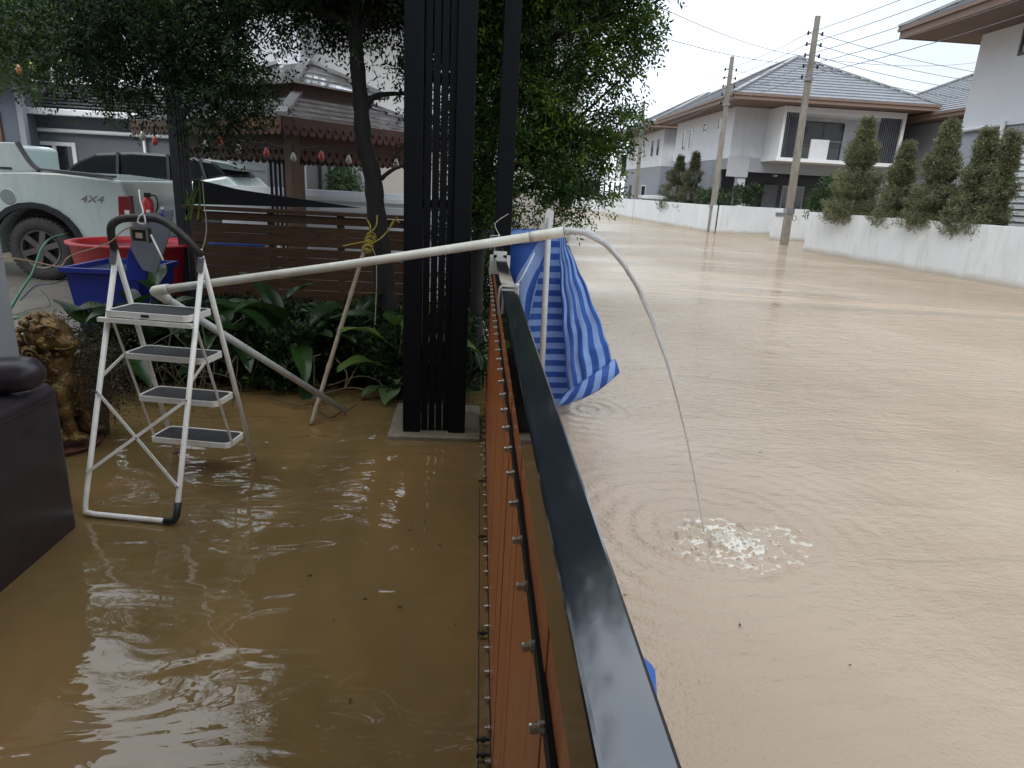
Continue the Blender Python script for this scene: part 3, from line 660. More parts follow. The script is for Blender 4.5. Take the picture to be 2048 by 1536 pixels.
# objects tied to the ladder
c = aty(283,470,3.38)
t = thing('pump_socket', 'small square cord socket with metal rim hanging from the ladder grip', 'socket', c)
MB().box(c-Vector((.042,.02,.035)), c+Vector((.042,.02,.035))).build('housing', W['blackmat'], t, bev=.006)
mb = MB()
for a_, b_ in (((-.036,-.03),(.036,-.03)),((.036,-.03),(.036,.03)),((.036,.03),(-.036,.03)),((-.036,.03),(-.036,-.03))):
    mb.bar(c+Vector((a_[0],-.023,a_[1])), c+Vector((b_[0],-.023,b_[1])), .007)
mb.build('metal_rim', W['steel'], t)
MB().box(c+Vector((-.016,-.026,-.014)), c+Vector((.014,-.021,.012))).build('socket_face', mat('pale_ply', (.32,.28,.2), .5, .2, 9), t)
MB().tube(smoothpath([aty(278,380,3.4), aty(280,400,3.38), aty(286,425,3.36), aty(279,432,3.355), aty(276,445,3.36), aty(290,447,3.35), aty(288,430,3.35)],6), .004, 8).build('hanging_cord', W['tie'], t, True)
MB().tube([aty(302,470,3.36), aty(326,520,3.30)], .005, 8).build('plug_lead', W['tie'], t, True)
o = MB().tube(smoothpath([aty(-60,512,3.0), aty(20,516,3.1), aty(70,524,3.2), aty(118,533,3.3), aty(132,518,3.33), aty(150,508,3.35), aty(215,487,3.38), aty(245,462,3.4), aty(268,452,3.39)],6), .0032, 8).build('extension_cord', W['brownw'], None, True, loc=aty(118,533,3.3))
tag(o, 'thin brown cord slung from the left edge to the ladder socket', 'cord')
o = MB().tube(smoothpath([aty(404,352,5.2), aty(408,400,4.6), aty(413,450,4.0), aty(410,480,3.6), aty(404,500,3.42)],6), .003, 8).build('tie_cord', mat('olive_cord', (.10,.10,.07), .6, .2, 9), None, True, loc=aty(413,450,4.0))
tag(o, 'olive cord rising from the right hinge of the ladder in front of the wooden fence', 'cord')

# ------------------------------------------------------------------ left foreground: pillar, sofa, lion
px_ = -1.99
t = thing('carport_pillar', 'plain light grey square pillar behind the sofa at the left edge', 'pillar', (-2.2,3.05,0))
qp = aty(38,700,3.42).x
MB().box((qp-.36,3.08,-.2),(qp,3.42,2.9)).build('shaft', W['pillar'], t, bev=.004)
MB().lathe(aty(17,393,3.40), [(0,-.006),(.034,-.006),(.038,0),(.034,.006),(0,.006)], 24, (0,1,0)).build('round_plate', mat('pale_plate', (.40,.44,.42), .4, .05, 9), t)
t = thing('carport_roof', 'flat carport roof above the viewpoint seen only as a reflection', 'roof', (-3,0,2.9))
MB().box((-8,-6,2.9),(.05,1.35,3.05)).build('slab', mat('roof_soffit', (.12,.11,.10), .8, .1, 2), t)
t = thing('unseen_shade_house', 'unseen house behind the viewpoint, its bulk added and raised to shade the flooded yard', 'house', (-6,-6,0))
MB().box((-13,-13,-.3),(-1.0,-2.2,10.5)).build('wall', W['midgrey'], t)  # unseen bulk, raised so that its shadow covers the yard
MB().box((-13,-2.19,3.06),(-3.6,.2,10.5)).build('upper_wall', W['midgrey'], t)
t = thing('leather_sofa', 'dark brown leather sofa standing in the flood water at the left edge', 'sofa', (-2.4,2.4,0))
zt_ = 1.02
def cushion(name, a, b, parent, bev=.05, sag=.0):
    o = MB().box(a, b).build(name, W['leather'], parent, True)
    md = o.modifiers.new('b', 'BEVEL'); md.width = bev; md.segments = 5
    return o
top = aty(150,765,3.04)
cushion('arm', (-2.18,1.3,-.1), (-1.88,3.06,top.z), t, .05)
cushion('back', (-4.0,2.62,-.1), (-2.19,3.03,.93), t, .07)
o = MB().tube(smoothpath([aty(-420,770,2.75),aty(-200,765,2.80),aty(0,752,2.85),aty(86,742,2.87)],4), [.07,.078,.08,.08,.08,.08,.08,.08,.08,.078,.074,.062,.03], 20).build('head_roll', W['leather'], t, True)

MB().tube([(-1.877,1.4,top.z-.06),(-1.876,2.99,top.z-.06),(-1.90,3.05,top.z-.07),(-2.1,3.063,top.z-.07)], .0035, 6).build('seam', W['leather'], t, True)
cushion('seat', (-4.0,1.5,.1), (-2.19,2.6,.46), t, .06)
# lion
hc = aty(98,672,4.05); t = thing('lion_statue', 'gilt guardian lion statue with curled mane sitting behind the sofa', 'statue', (hc.x-.1,4.1,0))
mb = MB()
def B_(dx,dy,dz,r,sc=(1,1,1)): mb.ball(hc+Vector((dx,dy,dz)), r, 14, sc)
B_(0,0,0,.125,(1.05,.9,1)); B_(.085,-.02,-.035,.07,(1.35,1,.72)); B_(.095,-.02,-.085,.05,(1.3,1,.5)); B_(.05,-.05,.045,.045,(1.3,1,.8)); B_(.135,-.02,-.015,.03,(1,1.2,.9))
B_(-.02,.02,-.18,.13,(1.0,.9,1.2)); B_(-.06,.03,-.32,.15,(1,1,1.25)); B_(-.12,.05,-.45,.17,(1.1,1,1.1)); B_(.06,0,-.28,.07,(1,1,1.2))
for dx,dy in ((.08,-.08),(.08,.10)):
    B_(dx-.02,dy,-.34,.058,(1,1,1.5)); B_(dx,dy,-.45,.045,(1,1,1.8)); B_(dx+.01,dy,-.56,.042,(1,1,1.8)); B_(dx+.05,dy,-.62,.05,(1.4,1,.6))
B_(-.1,-.12,-.52,.10,(1.2,.8,1.1)); B_(0,-.14,-.62,.05,(1.8,1,.7)); B_(-.27,.05,-.35,.05,(1,1,2)); B_(-.29,.05,-.22,.06)
o = mb.build('body', W['gold'], t, True); md = o.modifiers.new('r', 'REMESH'); md.mode = 'VOXEL'; md.voxel_size = .011
md = o.modifiers.new('s', 'SMOOTH'); md.iterations = 3
mb = MB(); rr2 = random.Random(5)
for i in range(120):
    th = rr2.uniform(0, 2*math.pi); ph = rr2.uniform(-1.1, 1.5); c0 = hc+Vector((-.03,0,-.01))
    d = Vector((math.cos(th)*math.cos(ph)-.05, math.sin(th)*math.cos(ph), math.sin(ph)))
    if d.x > .45 and d.z < .5: continue
    p = c0+Vector((d.x*.135,d.y*.12,d.z*.135)); mb.ball(p, rr2.uniform(.018,.027), 7)
for i in range(60):
    p = hc+Vector((rr2.uniform(-.14,.05), rr2.uniform(-.14,.14), rr2.uniform(-.30,-.08))); d = p-(hc+Vector((-.03,.02,-.2))); d.z *= .6
    p = hc+Vector((-.03,.02,p.z-hc.z))+Vector((d.x,d.y,0)).normalized()*.135; mb.ball(p, rr2.uniform(.016,.024), 6)
mb.build('mane_curls', W['gold'], t, True)
mb = MB()
def spiral(c, r, ax, turns=1.6):
    c = Vector(c); pts = []; 
    for i in range(22):
        a_ = i/21*turns*2*math.pi; q_ = r*(1-i/26); pts.append(c+Vector((math.cos(a_)*q_, -.01-.006*i/21, math.sin(a_)*q_)))
    mb.tube(pts, .0085, 7)
spiral(hc+Vector((-.045,-.125,-.09)), .045, 0); spiral(hc+Vector((.03,-.115,-.13)), .03, 0); spiral(hc+Vector((.06,-.085,.01)), .028, 0); spiral(hc+Vector((-.09,-.12,-.2)), .035, 0)
mb.tube(smoothpath([hc+Vector((.03,-.11,.075)), hc+Vector((.07,-.10,.085)), hc+Vector((.115,-.075,.06))],5), .011, 7)
mb.tube(smoothpath([hc+Vector((.07,-.09,-.055)), hc+Vector((.12,-.075,-.06)), hc+Vector((.165,-.05,-.045))],5), .009, 7)
mb.build('face_relief', W['gold'], t, True)
MB().ball(hc+Vector((.075,-.085,.035)), .016, 9).build('eye', W['blackmat'], t, True)
b0 = hc+Vector((-.02,0,-.68)); MB().lathe((b0.x,b0.y,0), [(.20,-.1),(.21,0),(.23,.02),(.23,b0.z-.0),(.0,b0.z)], 24).build('plinth', W['redbrick'], t)
# fibrous tree fern stump + ceramic pot beside the lion
t = thing('brown_plant_pot', 'rough brown pot with dry hanging roots between the lion and the ladder', 'plant pot', (-2.42,4.35,0))
pc = atz(183,868,0)
MB().lathe((pc.x,pc.y,0), [(.0,-.05),(.10,-.05),(.115,.12),(.12,.30),(.105,.31),(.10,.28),(0,.27)], 20).build('pot', mat('pot_brown', (.055,.030,.018), .6, .4, 9, .8, 30), t, True)

# ------------------------------------------------------------------ numpy leaf clouds
def np_mesh(name, V, m, parent, nv=4):
    V = V.reshape(-1,3); off = ORI[parent] if parent is not None else Vector((0,0,0)); V = (V - np.array(off)).astype(np.float32)
    nf = len(V)//nv; me = bpy.data.meshes.new(name); me.vertices.add(len(V)); me.vertices.foreach_set('co', V.ravel())
    me.loops.add(nf*nv); me.loops.foreach_set('vertex_index', np.arange(nf*nv, dtype=np.int32))
    me.polygons.add(nf); me.polygons.foreach_set('loop_start', np.arange(0, nf*nv, nv, dtype=np.int32)); me.update(calc_edges=True)
    return link(name, me, parent, m)
def unit(a): return a/np.maximum(np.linalg.norm(a, axis=-1, keepdims=True), 1e-6)
def twigs(O, D, per, tl, lL, lW, R, droop=.2, fold=.5):
    """O origins (n,3), D directions; leaves alternating along each twig"""
    n = len(O); t = np.linspace(.1, 1, per)[None,:,None]
    side = unit(np.cross(D, R.normal(size=(n,3)))); up = np.cross(D, side)
    P = O[:,None,:] + D[:,None,:]*tl*t*R.uniform(.7,1.2,(n,1,1)); P[...,2] -= (droop*tl*t[...,0]**2)
    sg = np.where(np.arange(per)%2 == 0, 1., -1.)[None,:,None]
    ld = unit(D[:,None,:]*.75 + side[:,None,:]*sg*.9 + R.normal(size=(n,per,3))*.28)
    nn = unit(up[:,None,:] + R.normal(size=(n,per,3))*.45); wd = unit(np.cross(ld, nn))
    Lg = lL*R.uniform(.65,1.25,(n,per,1)); Wg = lW*R.uniform(.7,1.2,(n,per,1))
    b = P; tip = P+ld*Lg; tip[...,2] -= .12*Lg[...,0]; mid = P+ld*Lg*.45
    return np.stack([b, mid+wd*Wg/2, tip, mid-wd*Wg/2], axis=2).reshape(-1,4,3)
def blobpts(blobs, n, R, shell=.45):
    w_ = np.array([b[3]**2 for b in blobs]); w_ /= w_.sum(); idx = R.choice(len(blobs), n, p=w_)
    C = np.array([b[:3] for b in blobs])[idx]; r = np.array([b[3] for b in blobs])[idx][:,None]; sq = np.array([(b[4] if len(b) > 4 else .8) for b in blobs])[idx]
    d = unit(R.normal(size=(n,3))); rad = R.uniform(shell, 1, (n,1))**.7
    P = d*rad*r; P[:,2] *= sq
    # clumps: pull towards random clump seeds so gaps open up
    return C+P, d
def crown(name, m, parent, blobs, n, per, tl, lL, lW, seed, droop=.25, out=.7, shell=.45, clump=0.0, up=.0):
    R = np.random.default_rng(seed)
    O, d = blobpts(blobs, n, R, shell)
    if clump:
        k = max(8, n//28); Cs, _ = blobpts(blobs, k, R, .25)
        ii = R.integers(0, k, n); O = Cs[ii] + R.normal(size=(n,3))*clump
        d = unit(O-Cs[ii] + 1e-4)*.5 + d*.5
    D = unit(d*out + R.normal(size=(n,3))*.55 + np.array([0,0,up]))
    return np_mesh(name, twigs(O, D, per, tl, lL, lW, R, droop), m, parent)
def PB(px, py, Y, r, sq=.85): p = aty(px, py, Y); return (p.x, p.y, p.z, r, sq)
def limb(pts, radii, n=10):
    pts = smoothpath(pts, 5); m_ = len(pts)
    rs = [np.interp(i/(m_-1), np.linspace(0,1,len(radii)), radii) for i in range(m_)]
    return pts, [float(x)*(1+.07*math.sin(i*1.9)) for i, x in enumerate(rs)]
# garden tree
tb = Vector((-.86,6.3,.0)); Yt = 6.3
t = thing('garden_tree', 'dark small leaved tree with a crooked trunk beside the black screen column', 'tree', tb)
mb = MB()
pts = [aty(778,690,Yt), aty(772,600,Yt), aty(762,500,Yt), aty(752,420,Yt), aty(744,345,Yt), aty(728,290,Yt), aty(722,210,Yt), aty(714,120,Yt), aty(708,20,Yt), aty(712,-110,Yt), aty(700,-300,Yt)]
P_, R_ = limb(pts, [.115,.10,.092,.085,.08,.075,.068,.062,.055,.045,.025]); mb.tube(P_, R_, 12)
for pp, rr_s in (([aty(712,62,Yt),aty(660,30,Yt),aty(600,14,Yt+.1),aty(520,22,Yt+.1),aty(440,30,Yt),aty(340,60,Yt),aty(260,110,Yt-.1)],[.04,.032,.028,.024,.018,.01]),
                 ([aty(728,215,Yt),aty(745,196,Yt),aty(775,188,Yt+.2),aty(830,188,Yt+.3)],[.035,.028,.02,.012]),
                 ([aty(762,358,Yt),aty(785,340,Yt),aty(830,322,Yt)],[.022,.016,.008]),
                 ([aty(716,70,Yt),aty(750,20,Yt),aty(800,-30,Yt+.3),aty(900,-60,Yt+.4)],[.035,.028,.02,.01]),
                 ([aty(600,14,Yt+.1),aty(560,-40,Yt),aty(500,-120,Yt)],[.02,.016,.01]),
                 ([aty(500,24,Yt),aty(470,70,Yt-.1),aty(440,130,Yt-.1)],[.014,.010,.006]),
                 ([aty(530,22,Yt),aty(520,60,Yt),aty(495,95,Yt)],[.008,.006,.003]),
                 ([aty(560,18,Yt),aty(540,60,Yt),aty(500,110,Yt)],[.008,.006,.003])):
    P_, R_ = limb(pp, rr_s); mb.tube(P_, R_, 8)
mb.build('trunk', W['bark'], t, True)
bl = [PB(440,55,6.5,.30),PB(400,95,6.3,.5),PB(300,120,6.2,.55),PB(180,70,6.4,.6),PB(505,185,6.0,.26),PB(430,180,6.1,.32),PB(600,-10,6.6,.35),PB(715,50,6.6,.25),PB(780,30,6.6,.5),
      PB(860,110,6.6,.4),PB(380,0,6.4,.6),PB(230,-20,6.5,.6),PB(520,-60,6.5,.6),PB(680,-90,6.5,.8),PB(860,-60,6.6,.8),PB(420,235,6.0,.14),
      PB(880,240,6.8,.3), PB(890,40,6.6,.4)]
bl += [(-.9,5.9,4.6,1.2),(.3,5.6,4.4,1.1),(-.2,4.6,4.6,.9),(-1.4,6.0,4.0,.7)]  # crown parts above the view, added for the water's reflection
bl2 = [(x_,y_,z_,.75) for x_ in (-1.5,-.8,-.1,.5) for y_,z_ in ((6.2,3.9),(5.9,4.7),(5.4,5.5),(4.6,5.9))]+[(x_,y_,z_,.7) for x_ in (-1.9,-1.0,-.1) for y_,z_ in ((8.8,4.25),(7.6,4.0))]  # leaf masses above the view, added to block sky reflections in the water
crown('added_upper_crown', LF_dark, t, bl2, 12000, 9, .19, .06, .026, 15, shell=.1, clump=.16)
crown('crown', LF_dark, t, bl, 14500, 9, .17, .05, .020, 11, shell=.15, clump=.105)
# tree over the gate
t = thing('street_tree', 'bushy green tree overhanging the street from behind the gate post', 'tree', (.25,6.6,0))
mb = MB(); Y2 = 6.4
for pp, rr_s in (([Vector((.12,6.6,0)),Vector((.1,6.6,1.2)),Vector((.2,6.5,2.2)),Vector((.4,6.4,3.2)),Vector((.5,6.3,4.2))],[.07,.06,.055,.04,.02]),
                 ([Vector((.12,6.55,1.5)),aty(1060,300,6.3),aty(1140,250,6.2),aty(1240,160,6.1)],[.035,.028,.018,.006]),
                 ([Vector((.1,6.55,1.3)),aty(1040,380,6.2),aty(1120,380,6.0),aty(1200,400,6.0)],[.03,.022,.014,.005]),
                 ([Vector((.25,6.5,2.4)),aty(1080,100,6.2),aty(1180,40,6.2),aty(1290,20,6.2)],[.035,.028,.018,.006])):
    P_, R_ = limb(pp, rr_s); mb.tube(P_, R_, 8)
mb.build('trunk', W['bark'], t, True)
bl = [PB(1000,60,6.5,.3),PB(985,150,6.4,.35),PB(1070,10,6.3,.32),PB(1160,-30,6.3,.4),PB(1240,0,6.2,.25),PB(1280,20,6.2,.12),PB(1190,90,6.2,.30),PB(1250,85,6.1,.15),PB(1075,120,6.3,.3),PB(1120,160,6.2,.34),PB(1215,150,6.2,.18),PB(1250,130,6.2,.1),
      PB(1040,230,6.3,.40),PB(1120,235,6.2,.28),PB(1190,270,6.1,.24),PB(1240,235,6.1,.12),PB(1255,230,6.1,.09),PB(1150,300,6.1,.30),PB(1210,290,6.1,.14),PB(1060,330,6.2,.36),PB(1130,360,6.0,.2),PB(1160,330,6.1,.2),PB(1080,400,6.0,.22),PB(1130,415,6.0,.16),
      PB(1190,396,6.0,.10),PB(1225,385,6.0,.06),PB(1000,400,6.3,.22),PB(970,250,6.5,.35),PB(960,350,6.6,.32),PB(940,420,6.7,.28),PB(1020,-60,6.4,.7),PB(1150,-140,6.3,.8),(1.0,5.6,4.3,.9),PB(1265,55,6.1,.12)]
crown('crown', LF_right, t, bl, 11000, 9, .16, .052, .020, 12, shell=.15, clump=.085, up=.1)
R = np.random.default_rng(77); SO = []; SD = []
for (px_, py_, dx_, dz_) in ((1275,60,1,.35),(1290,45,1,.3),(1255,120,1,.2),(1240,150,1,.0),(1285,95,1,.5),(1270,20,1,.2),(1225,180,1,-.1),(1240,225,1,.1),(1270,232,1,.25),(1255,245,1,.0),(1225,270,1,-.2),(1215,300,1,-.1),(1190,330,.9,-.2),(1180,395,1,.1),(1215,392,1,.25),(1205,402,1,.1),(1160,430,.5,-.5),(1120,440,.2,-.6),(1090,430,0,-.8),(1185,110,.4,.5),(1130,180,.2,.4),(1160,260,.6,.3),(1100,100,0,.6),(1235,60,.8,.6),(1140,350,.5,.2),(1060,250,-.1,.4)):
    for _ in range(7):
        SO.append(list(aty(px_+R.normal()*9-22, py_+R.normal()*9, 6.05+R.normal()*.08))); SD.append([dx_,R.normal()*.2,dz_+R.normal()*.15])
np_mesh('shoots', twigs(np.array(SO), unit(np.array(SD)+R.normal(size=(len(SO),3))*.15), 13, .24, .045, .016, R, .05), leafmat('bright_shoots', (.04,.08,.015),(.10,.17,.03),(.26,.36,.06),.45), t)
# trailing climber behind the column
t = thing('trailing_vine', 'light green trailing climber hanging behind the black screen column', 'climber', aty(925,450,6.9))
R = np.random.default_rng(5); O = []; 
for i in range(240):
    p = aty(R.uniform(868,975), R.uniform(240,520), R.uniform(6.7,7.1)); O.append(p)
np_o = np.array([list(o_) for o_ in O]); D = unit(R.normal(size=(len(O),3))*.3+np.array([0,0,-1.]))
np_mesh('foliage', twigs(np_o, D, 12, .28, .04, .016, R, .1), leafmat('vine_leaves', (.04,.07,.02),(.09,.14,.035),(.2,.26,.07),.4), t)
mb = MB()
for i in range(14):
    p = aty(870+i*8, 230, 6.9); mb.tube([p, p-Vector((0,0,1.3+.3*math.sin(i)))], .003, 5)
mb.build('stem', W['bark'], t)
t = thing('added_tall_tree', 'tall tree added behind the gazebo, its crown out of view to darken the yard water', 'tree', (-.9,12.9,0))
mb = MB(); P_, R_ = limb([Vector((-.9,12.9,0)),Vector((-.95,12.8,2)),Vector((-1.1,12.4,4)),Vector((-1.2,11.8,6))],[.13,.11,.09,.05]); mb.tube(P_,R_,9); mb.build('trunk', W['bark'], t, True)
crown('crown', LF_dark, t, [(x_,y_,z_,.95) for x_ in (-3.6,-2.7,-1.8,-.9,.1,.9) for y_,z_ in ((11.5,4.95),(11.4,5.7),(11.2,6.7))], 9500, 9, .26, .10, .045, 44, shell=.1, clump=.2)  # crown added out of view to keep sky glare off the yard water
t = thing('dark_hedge_shrub', 'dark leafy shrub filling the gap between the screen column and the gate post', 'shrub', (-.1,7.4,0))
crown('foliage', LF_dark, t, [PB(960,470,7.4,.5),PB(965,560,7.3,.45),PB(950,620,7.2,.4),PB(985,540,7.5,.3)], 1500, 9, .17, .055, .022, 41, shell=.1)
MB().tube([(-.1,7.4,-.2),(-.08,7.4,.6),(-.1,7.4,1.2)], [.03,.025,.012], 8).build('stem', W['bark'], t, True)
# paler tree at the far left
t = thing('pale_leaved_tree', 'pale leaved tree filling the upper left corner behind the string lights', 'tree', (-7.5,9.2,0))
mb = MB(); P_, R_ = limb([Vector((-7.4,9.2,0)),Vector((-7.3,9.2,1.5)),Vector((-6.6,9.1,3.0)),Vector((-6.0,9,4.6))],[.1,.09,.07,.03]); mb.tube(P_,R_,9)
P_, R_ = limb([Vector((-6.9,9.15,2.4)),aty(120,60,8.8),aty(260,50,8.6)],[.05,.035,.01]); mb.tube(P_,R_,8)
mb.build('trunk', W['bark'], t, True)
bl = [PB(20,40,8.8,.7),PB(100,60,8.6,.7),PB(200,60,8.6,.6),PB(60,110,8.8,.4),PB(160,120,8.7,.4),PB(0,-40,8.8,1.0),PB(200,-40,8.7,1.0),PB(300,20,8.6,.7),PB(230,130,8.6,.3)]
crown('crown', LF_pale, t, bl, 5200, 9, .2, .055, .022, 13, shell=.15, clump=.15)

# ------------------------------------------------------------------ planting
def bigleaf(mb, o, d, L, Wd, arch=.5, stem=.3, seg=9):
    o = Vector(o); d = Vector(d).normalized(); side = d.cross(Vector((0,0,1))).normalized()
    base = len(mb.v); pts = []
    up = Vector((0,0,1)); hd = Vector((d.x,d.y,0)).normalized(); el = math.asin(max(-1,min(1,d.z)))
    p = o.copy(); ang = el; tot = stem+L; n_ = seg*2; path = [p.copy()]; angs = [ang]
    for i in range(n_):
        ang -= arch*2.0/n_*(i/n_+.3); st = tot/n_; p = p + (hd*math.cos(ang)+up*math.sin(ang))*st; path.append(p.copy()); angs.append(ang)
    ns = int(n_*stem/tot)
    for i in range(ns, n_+1):
        f = (i-ns)/(n_-ns); w_ = Wd*math.sin(math.pi*min(1,f**.8))**.75*(1-f*.15) if 0 < f < 1 else 0.001
        nrm = (hd*-math.sin(angs[i])+up*math.cos(angs[i])); q_ = path[i]; wv = math.sin(f*9+L*30)*.012
        mb.v += [q_+side*w_/2+nrm*(w_*.18+wv), q_+side*w_/4+nrm*(w_*.05), q_, q_-side*w_/4+nrm*(w_*.05), q_-side*w_/2+nrm*(w_*.18-wv)]
    m_ = n_-ns
    for i in range(m_):
        for k in range(4): mb.f.append((base+i*5+k, base+i*5+k+1, base+(i+1)*5+k+1, base+(i+1)*5+k))
    return path[:ns+2]
def plant(name, c, n, L, Wd, hgt, label, seed, m=LF_big, tilt=(.2,1.2), stem=.35, arch=(.5,1.1), group='broad leaved plants in the bed', cat='plant'):
    rr = random.Random(seed); t = thing(name, label, cat, c, group); mb = MB(); sm = MB()
    for i in range(n):
        a_ = i*2.399+rr.uniform(-.4,.4); el = rr.uniform(*tilt); d = Vector((math.cos(a_)*math.cos(el), math.sin(a_)*math.cos(el), math.sin(el)))
        st = hgt*rr.uniform(.5,1)*stem/.35*.6
        pa = bigleaf(mb, Vector(c)+Vector((rr.uniform(-.04,.04),rr.uniform(-.04,.04),rr.uniform(0,hgt*.45))), d, L*rr.uniform(.65,1.15), Wd*rr.uniform(.7,1.15), rr.uniform(*arch), st)
        if len(pa) > 1: sm.tube(pa, .006, 6)
    mb.build('foliage', m, t, True, fix=False); sm.build('stem', m, t, True)
    return t
PL = 'plants in the bed'
def pl(px, Y, **k): p = aty(px, 700, Y); return Vector((p.x, Y, .05))
plant('broad_leaf_plant', pl(205,5.3), 11, .42, .20, .75, 'broad leaved plant in front of the blue tub', 1, arch=(.3,.8))
plant('broad_leaf_plant', pl(300,5.7), 13, .40, .19, .75, 'broad leaved plant behind the upper steps of the ladder', 2)
plant('broad_leaf_plant', pl(460,5.6), 14, .46, .20, .62, 'broad leaved plant just right of the ladder under the pipe', 3)
plant('broad_leaf_plant', pl(590,5.6), 18, .56, .23, .66, 'largest broad leaved plant, centre of the bed left of the bamboo stake', 4)
plant('broad_leaf_plant', pl(690,5.9), 13, .42, .17, .66, 'broad leaved plant between the bamboo stake and the tree trunk', 5)
plant('broad_leaf_plant', pl(385,5.9), 13, .42, .18, .7, 'broad leaved plant at the back below the wooden fence end', 6)
plant('broad_leaf_plant', pl(540,6.2), 12, .42, .18, .72, 'narrow leaved dark plant behind the centre of the bed', 7)
plant('variegated_plant', pl(800,5.35), 9, .36, .17, .72, 'light green plant peeping out left of the black column', 8, LF_shrub if False else leafmat('light_green_leaf', (.07,.12,.025),(.12,.19,.04),(.22,.3,.09),.35,.3), (.6,1.3))
plant('variegated_plant', pl(788,5.3), 8, .26, .16, .1, 'low speckled plant at the foot of the black column', 9, leafmat('speckled_leaf', (.06,.10,.03),(.14,.2,.08),(.32,.38,.2),.3,.3), (.2,1.0))
plant('strap_leaf_plant', Vector((.0,5.9,.05)), 22, .62, .05, .3, 'dark strappy plant between the column and the gate', 10, LF_dark, (.5,1.3), arch=(1.0,1.9))
plant('strap_leaf_plant', Vector((-.02,5.35,.05)), 16, .34, .10, .3, 'small broad plant low behind the gate boards', 11, LF_dark, (.3,1.2))
# undergrowth mass
R = np.random.default_rng(9); n = 5200; O = np.stack([R.uniform(-3.1,.05,n), R.uniform(5.3,7.0,n), R.uniform(.02,.42,n)],1); O[:,1] += .12*np.sin(O[:,0]*5)
D = unit(R.normal(size=(n,3))*.5+np.array([0,-.2,.7]))
o = np_mesh('undergrowth', twigs(O, D, 7, .18, .075, .032, R, .3), LF_dark, None); tag(o, kind='stuff')
# dry fern beside lion
t = thing('dry_fern', 'dry brown frond cluster hanging between the lion and the ladder', 'fern', (pc.x,pc.y,.3))
R = np.random.default_rng(4); n = 320; O = np.array([pc.x,pc.y,.5])+R.normal(size=(n,3))*np.array([.10,.12,.13]); D = unit(R.normal(size=(n,3))*.7+np.array([.3,-.2,-.2]))
np_mesh('fronds', twigs(O, D, 12, .22, .035, .008, R, .6), LF_fern, t)
R = np.random.default_rng(14)
t = thing('root_clump', 'tangle of thin dry stems at the muddy bank behind the ladder legs', 'dry plant', (-2.1,4.9,0))
mb = MB(); rr = random.Random(2)
for i in range(26):
    a_ = Vector((rr.uniform(-2.4,-1.7), rr.uniform(4.6,5.4), .02)); mb.tube(smoothpath([a_, a_+Vector((rr.uniform(-.15,.15),rr.uniform(-.1,.1),rr.uniform(.15,.4))), a_+Vector((rr.uniform(-.35,.35),rr.uniform(-.2,.2),rr.uniform(.05,.6)))],5), .004, 5)
mb.build('stems', mat('dry_stem', (.09,.07,.04), .8, .3, 9), t)

# bamboo stake with rope, loose cord, wire
b1 = atz(622,850,.0); b2 = aty(735,480,5.9)
t = thing('bamboo_stake', 'bamboo stake leaning from the muddy water to the tree trunk', 'stake', b1)
mb = MB(); n = 40; ps = [b1.lerp(b2, i/n) for i in range(n+1)]; mb.tube(ps, [.017*(1.22 if i%8 == 3 else 1) for i in range(n+1)], 12); mb.build('cane', W['bamboo'], t, True)
kc = aty(738,487,5.85); t = thing('rope_lashing', 'yellow rope tied round the bamboo stake and the tree trunk', 'rope', kc)
mb = MB(); rr = random.Random(8)
for i in range(9):
    r_ = .034+rr.uniform(-.006,.01); z_ = -.09+i*.022; ax = (b2-b1).normalized(); pts = []
    u_ = ax.orthogonal().normalized(); v_ = ax.cross(u_)
    for k in range(15): a_ = 2*math.pi*k/14; pts.append(kc+ax*(z_+.012*math.sin(a_+i))+(u_*math.cos(a_)+v_*math.sin(a_))*r_)
    mb.tube(pts, .006, 6)
for (a_,b_,c_) in (((0,0,.05),(.02,-.04,.14),(-.01,-.02,.2)),((0,0,.02),(-.1,-.03,.0),(-.22,-.02,-.03)),((0,0,.08),(.06,0,.15),(.07,.02,.24)),((.02,0,0),(.1,0,.05),(.16,.1,.12)),((.16,.1,.12),(.2,.1,.2),(.26,.0,.19)),((.16,.1,.12),(.19,.05,.16),(.24,0,.23))):
    mb.tube(smoothpath([kc+Vector(a_),kc+Vector(b_),kc+Vector(c_)],6), .006, 6)
mb.build('rope', W['rope'], t, True)
o = MB().tube(smoothpath([kc+Vector((.02,-.03,-.02)), aty(752,520,5.7), aty(752,600,5.6), aty(745,680,5.5), aty(720,722,5.4), atz(690,775,.06), atz(693,745,.2), atz(660,710,.3), atz(628,712,.3)],7)+smoothpath([atz(628,770,.1), atz(660,770,.06), atz(720,752,.14), atz(760,765,.1), atz(755,782,.05), atz(700,775,.04), atz(650,785,.03), atz(630,775,.05)],7), .0035, 7).build('loose_cord', W['cordy'], None, True, loc=aty(752,600,5.6))
tag(o, 'beige cord trailing down from the rope knot and looping at the muddy bank', 'cord')
o = MB().tube(smoothpath([atz(535,795,.03), atz(570,805,.03), atz(600,812,.03), atz(622,808,.03), atz(640,822,.03), atz(662,835,.03), atz(680,825,.03), atz(700,818,.04), atz(712,808,.04)],5), .004, 6).build('black_cable', W['cable'], None, True, loc=atz(640,822,.03))
tag(o, 'black cable wriggling across the muddy shallows under the pipe end', 'cable')

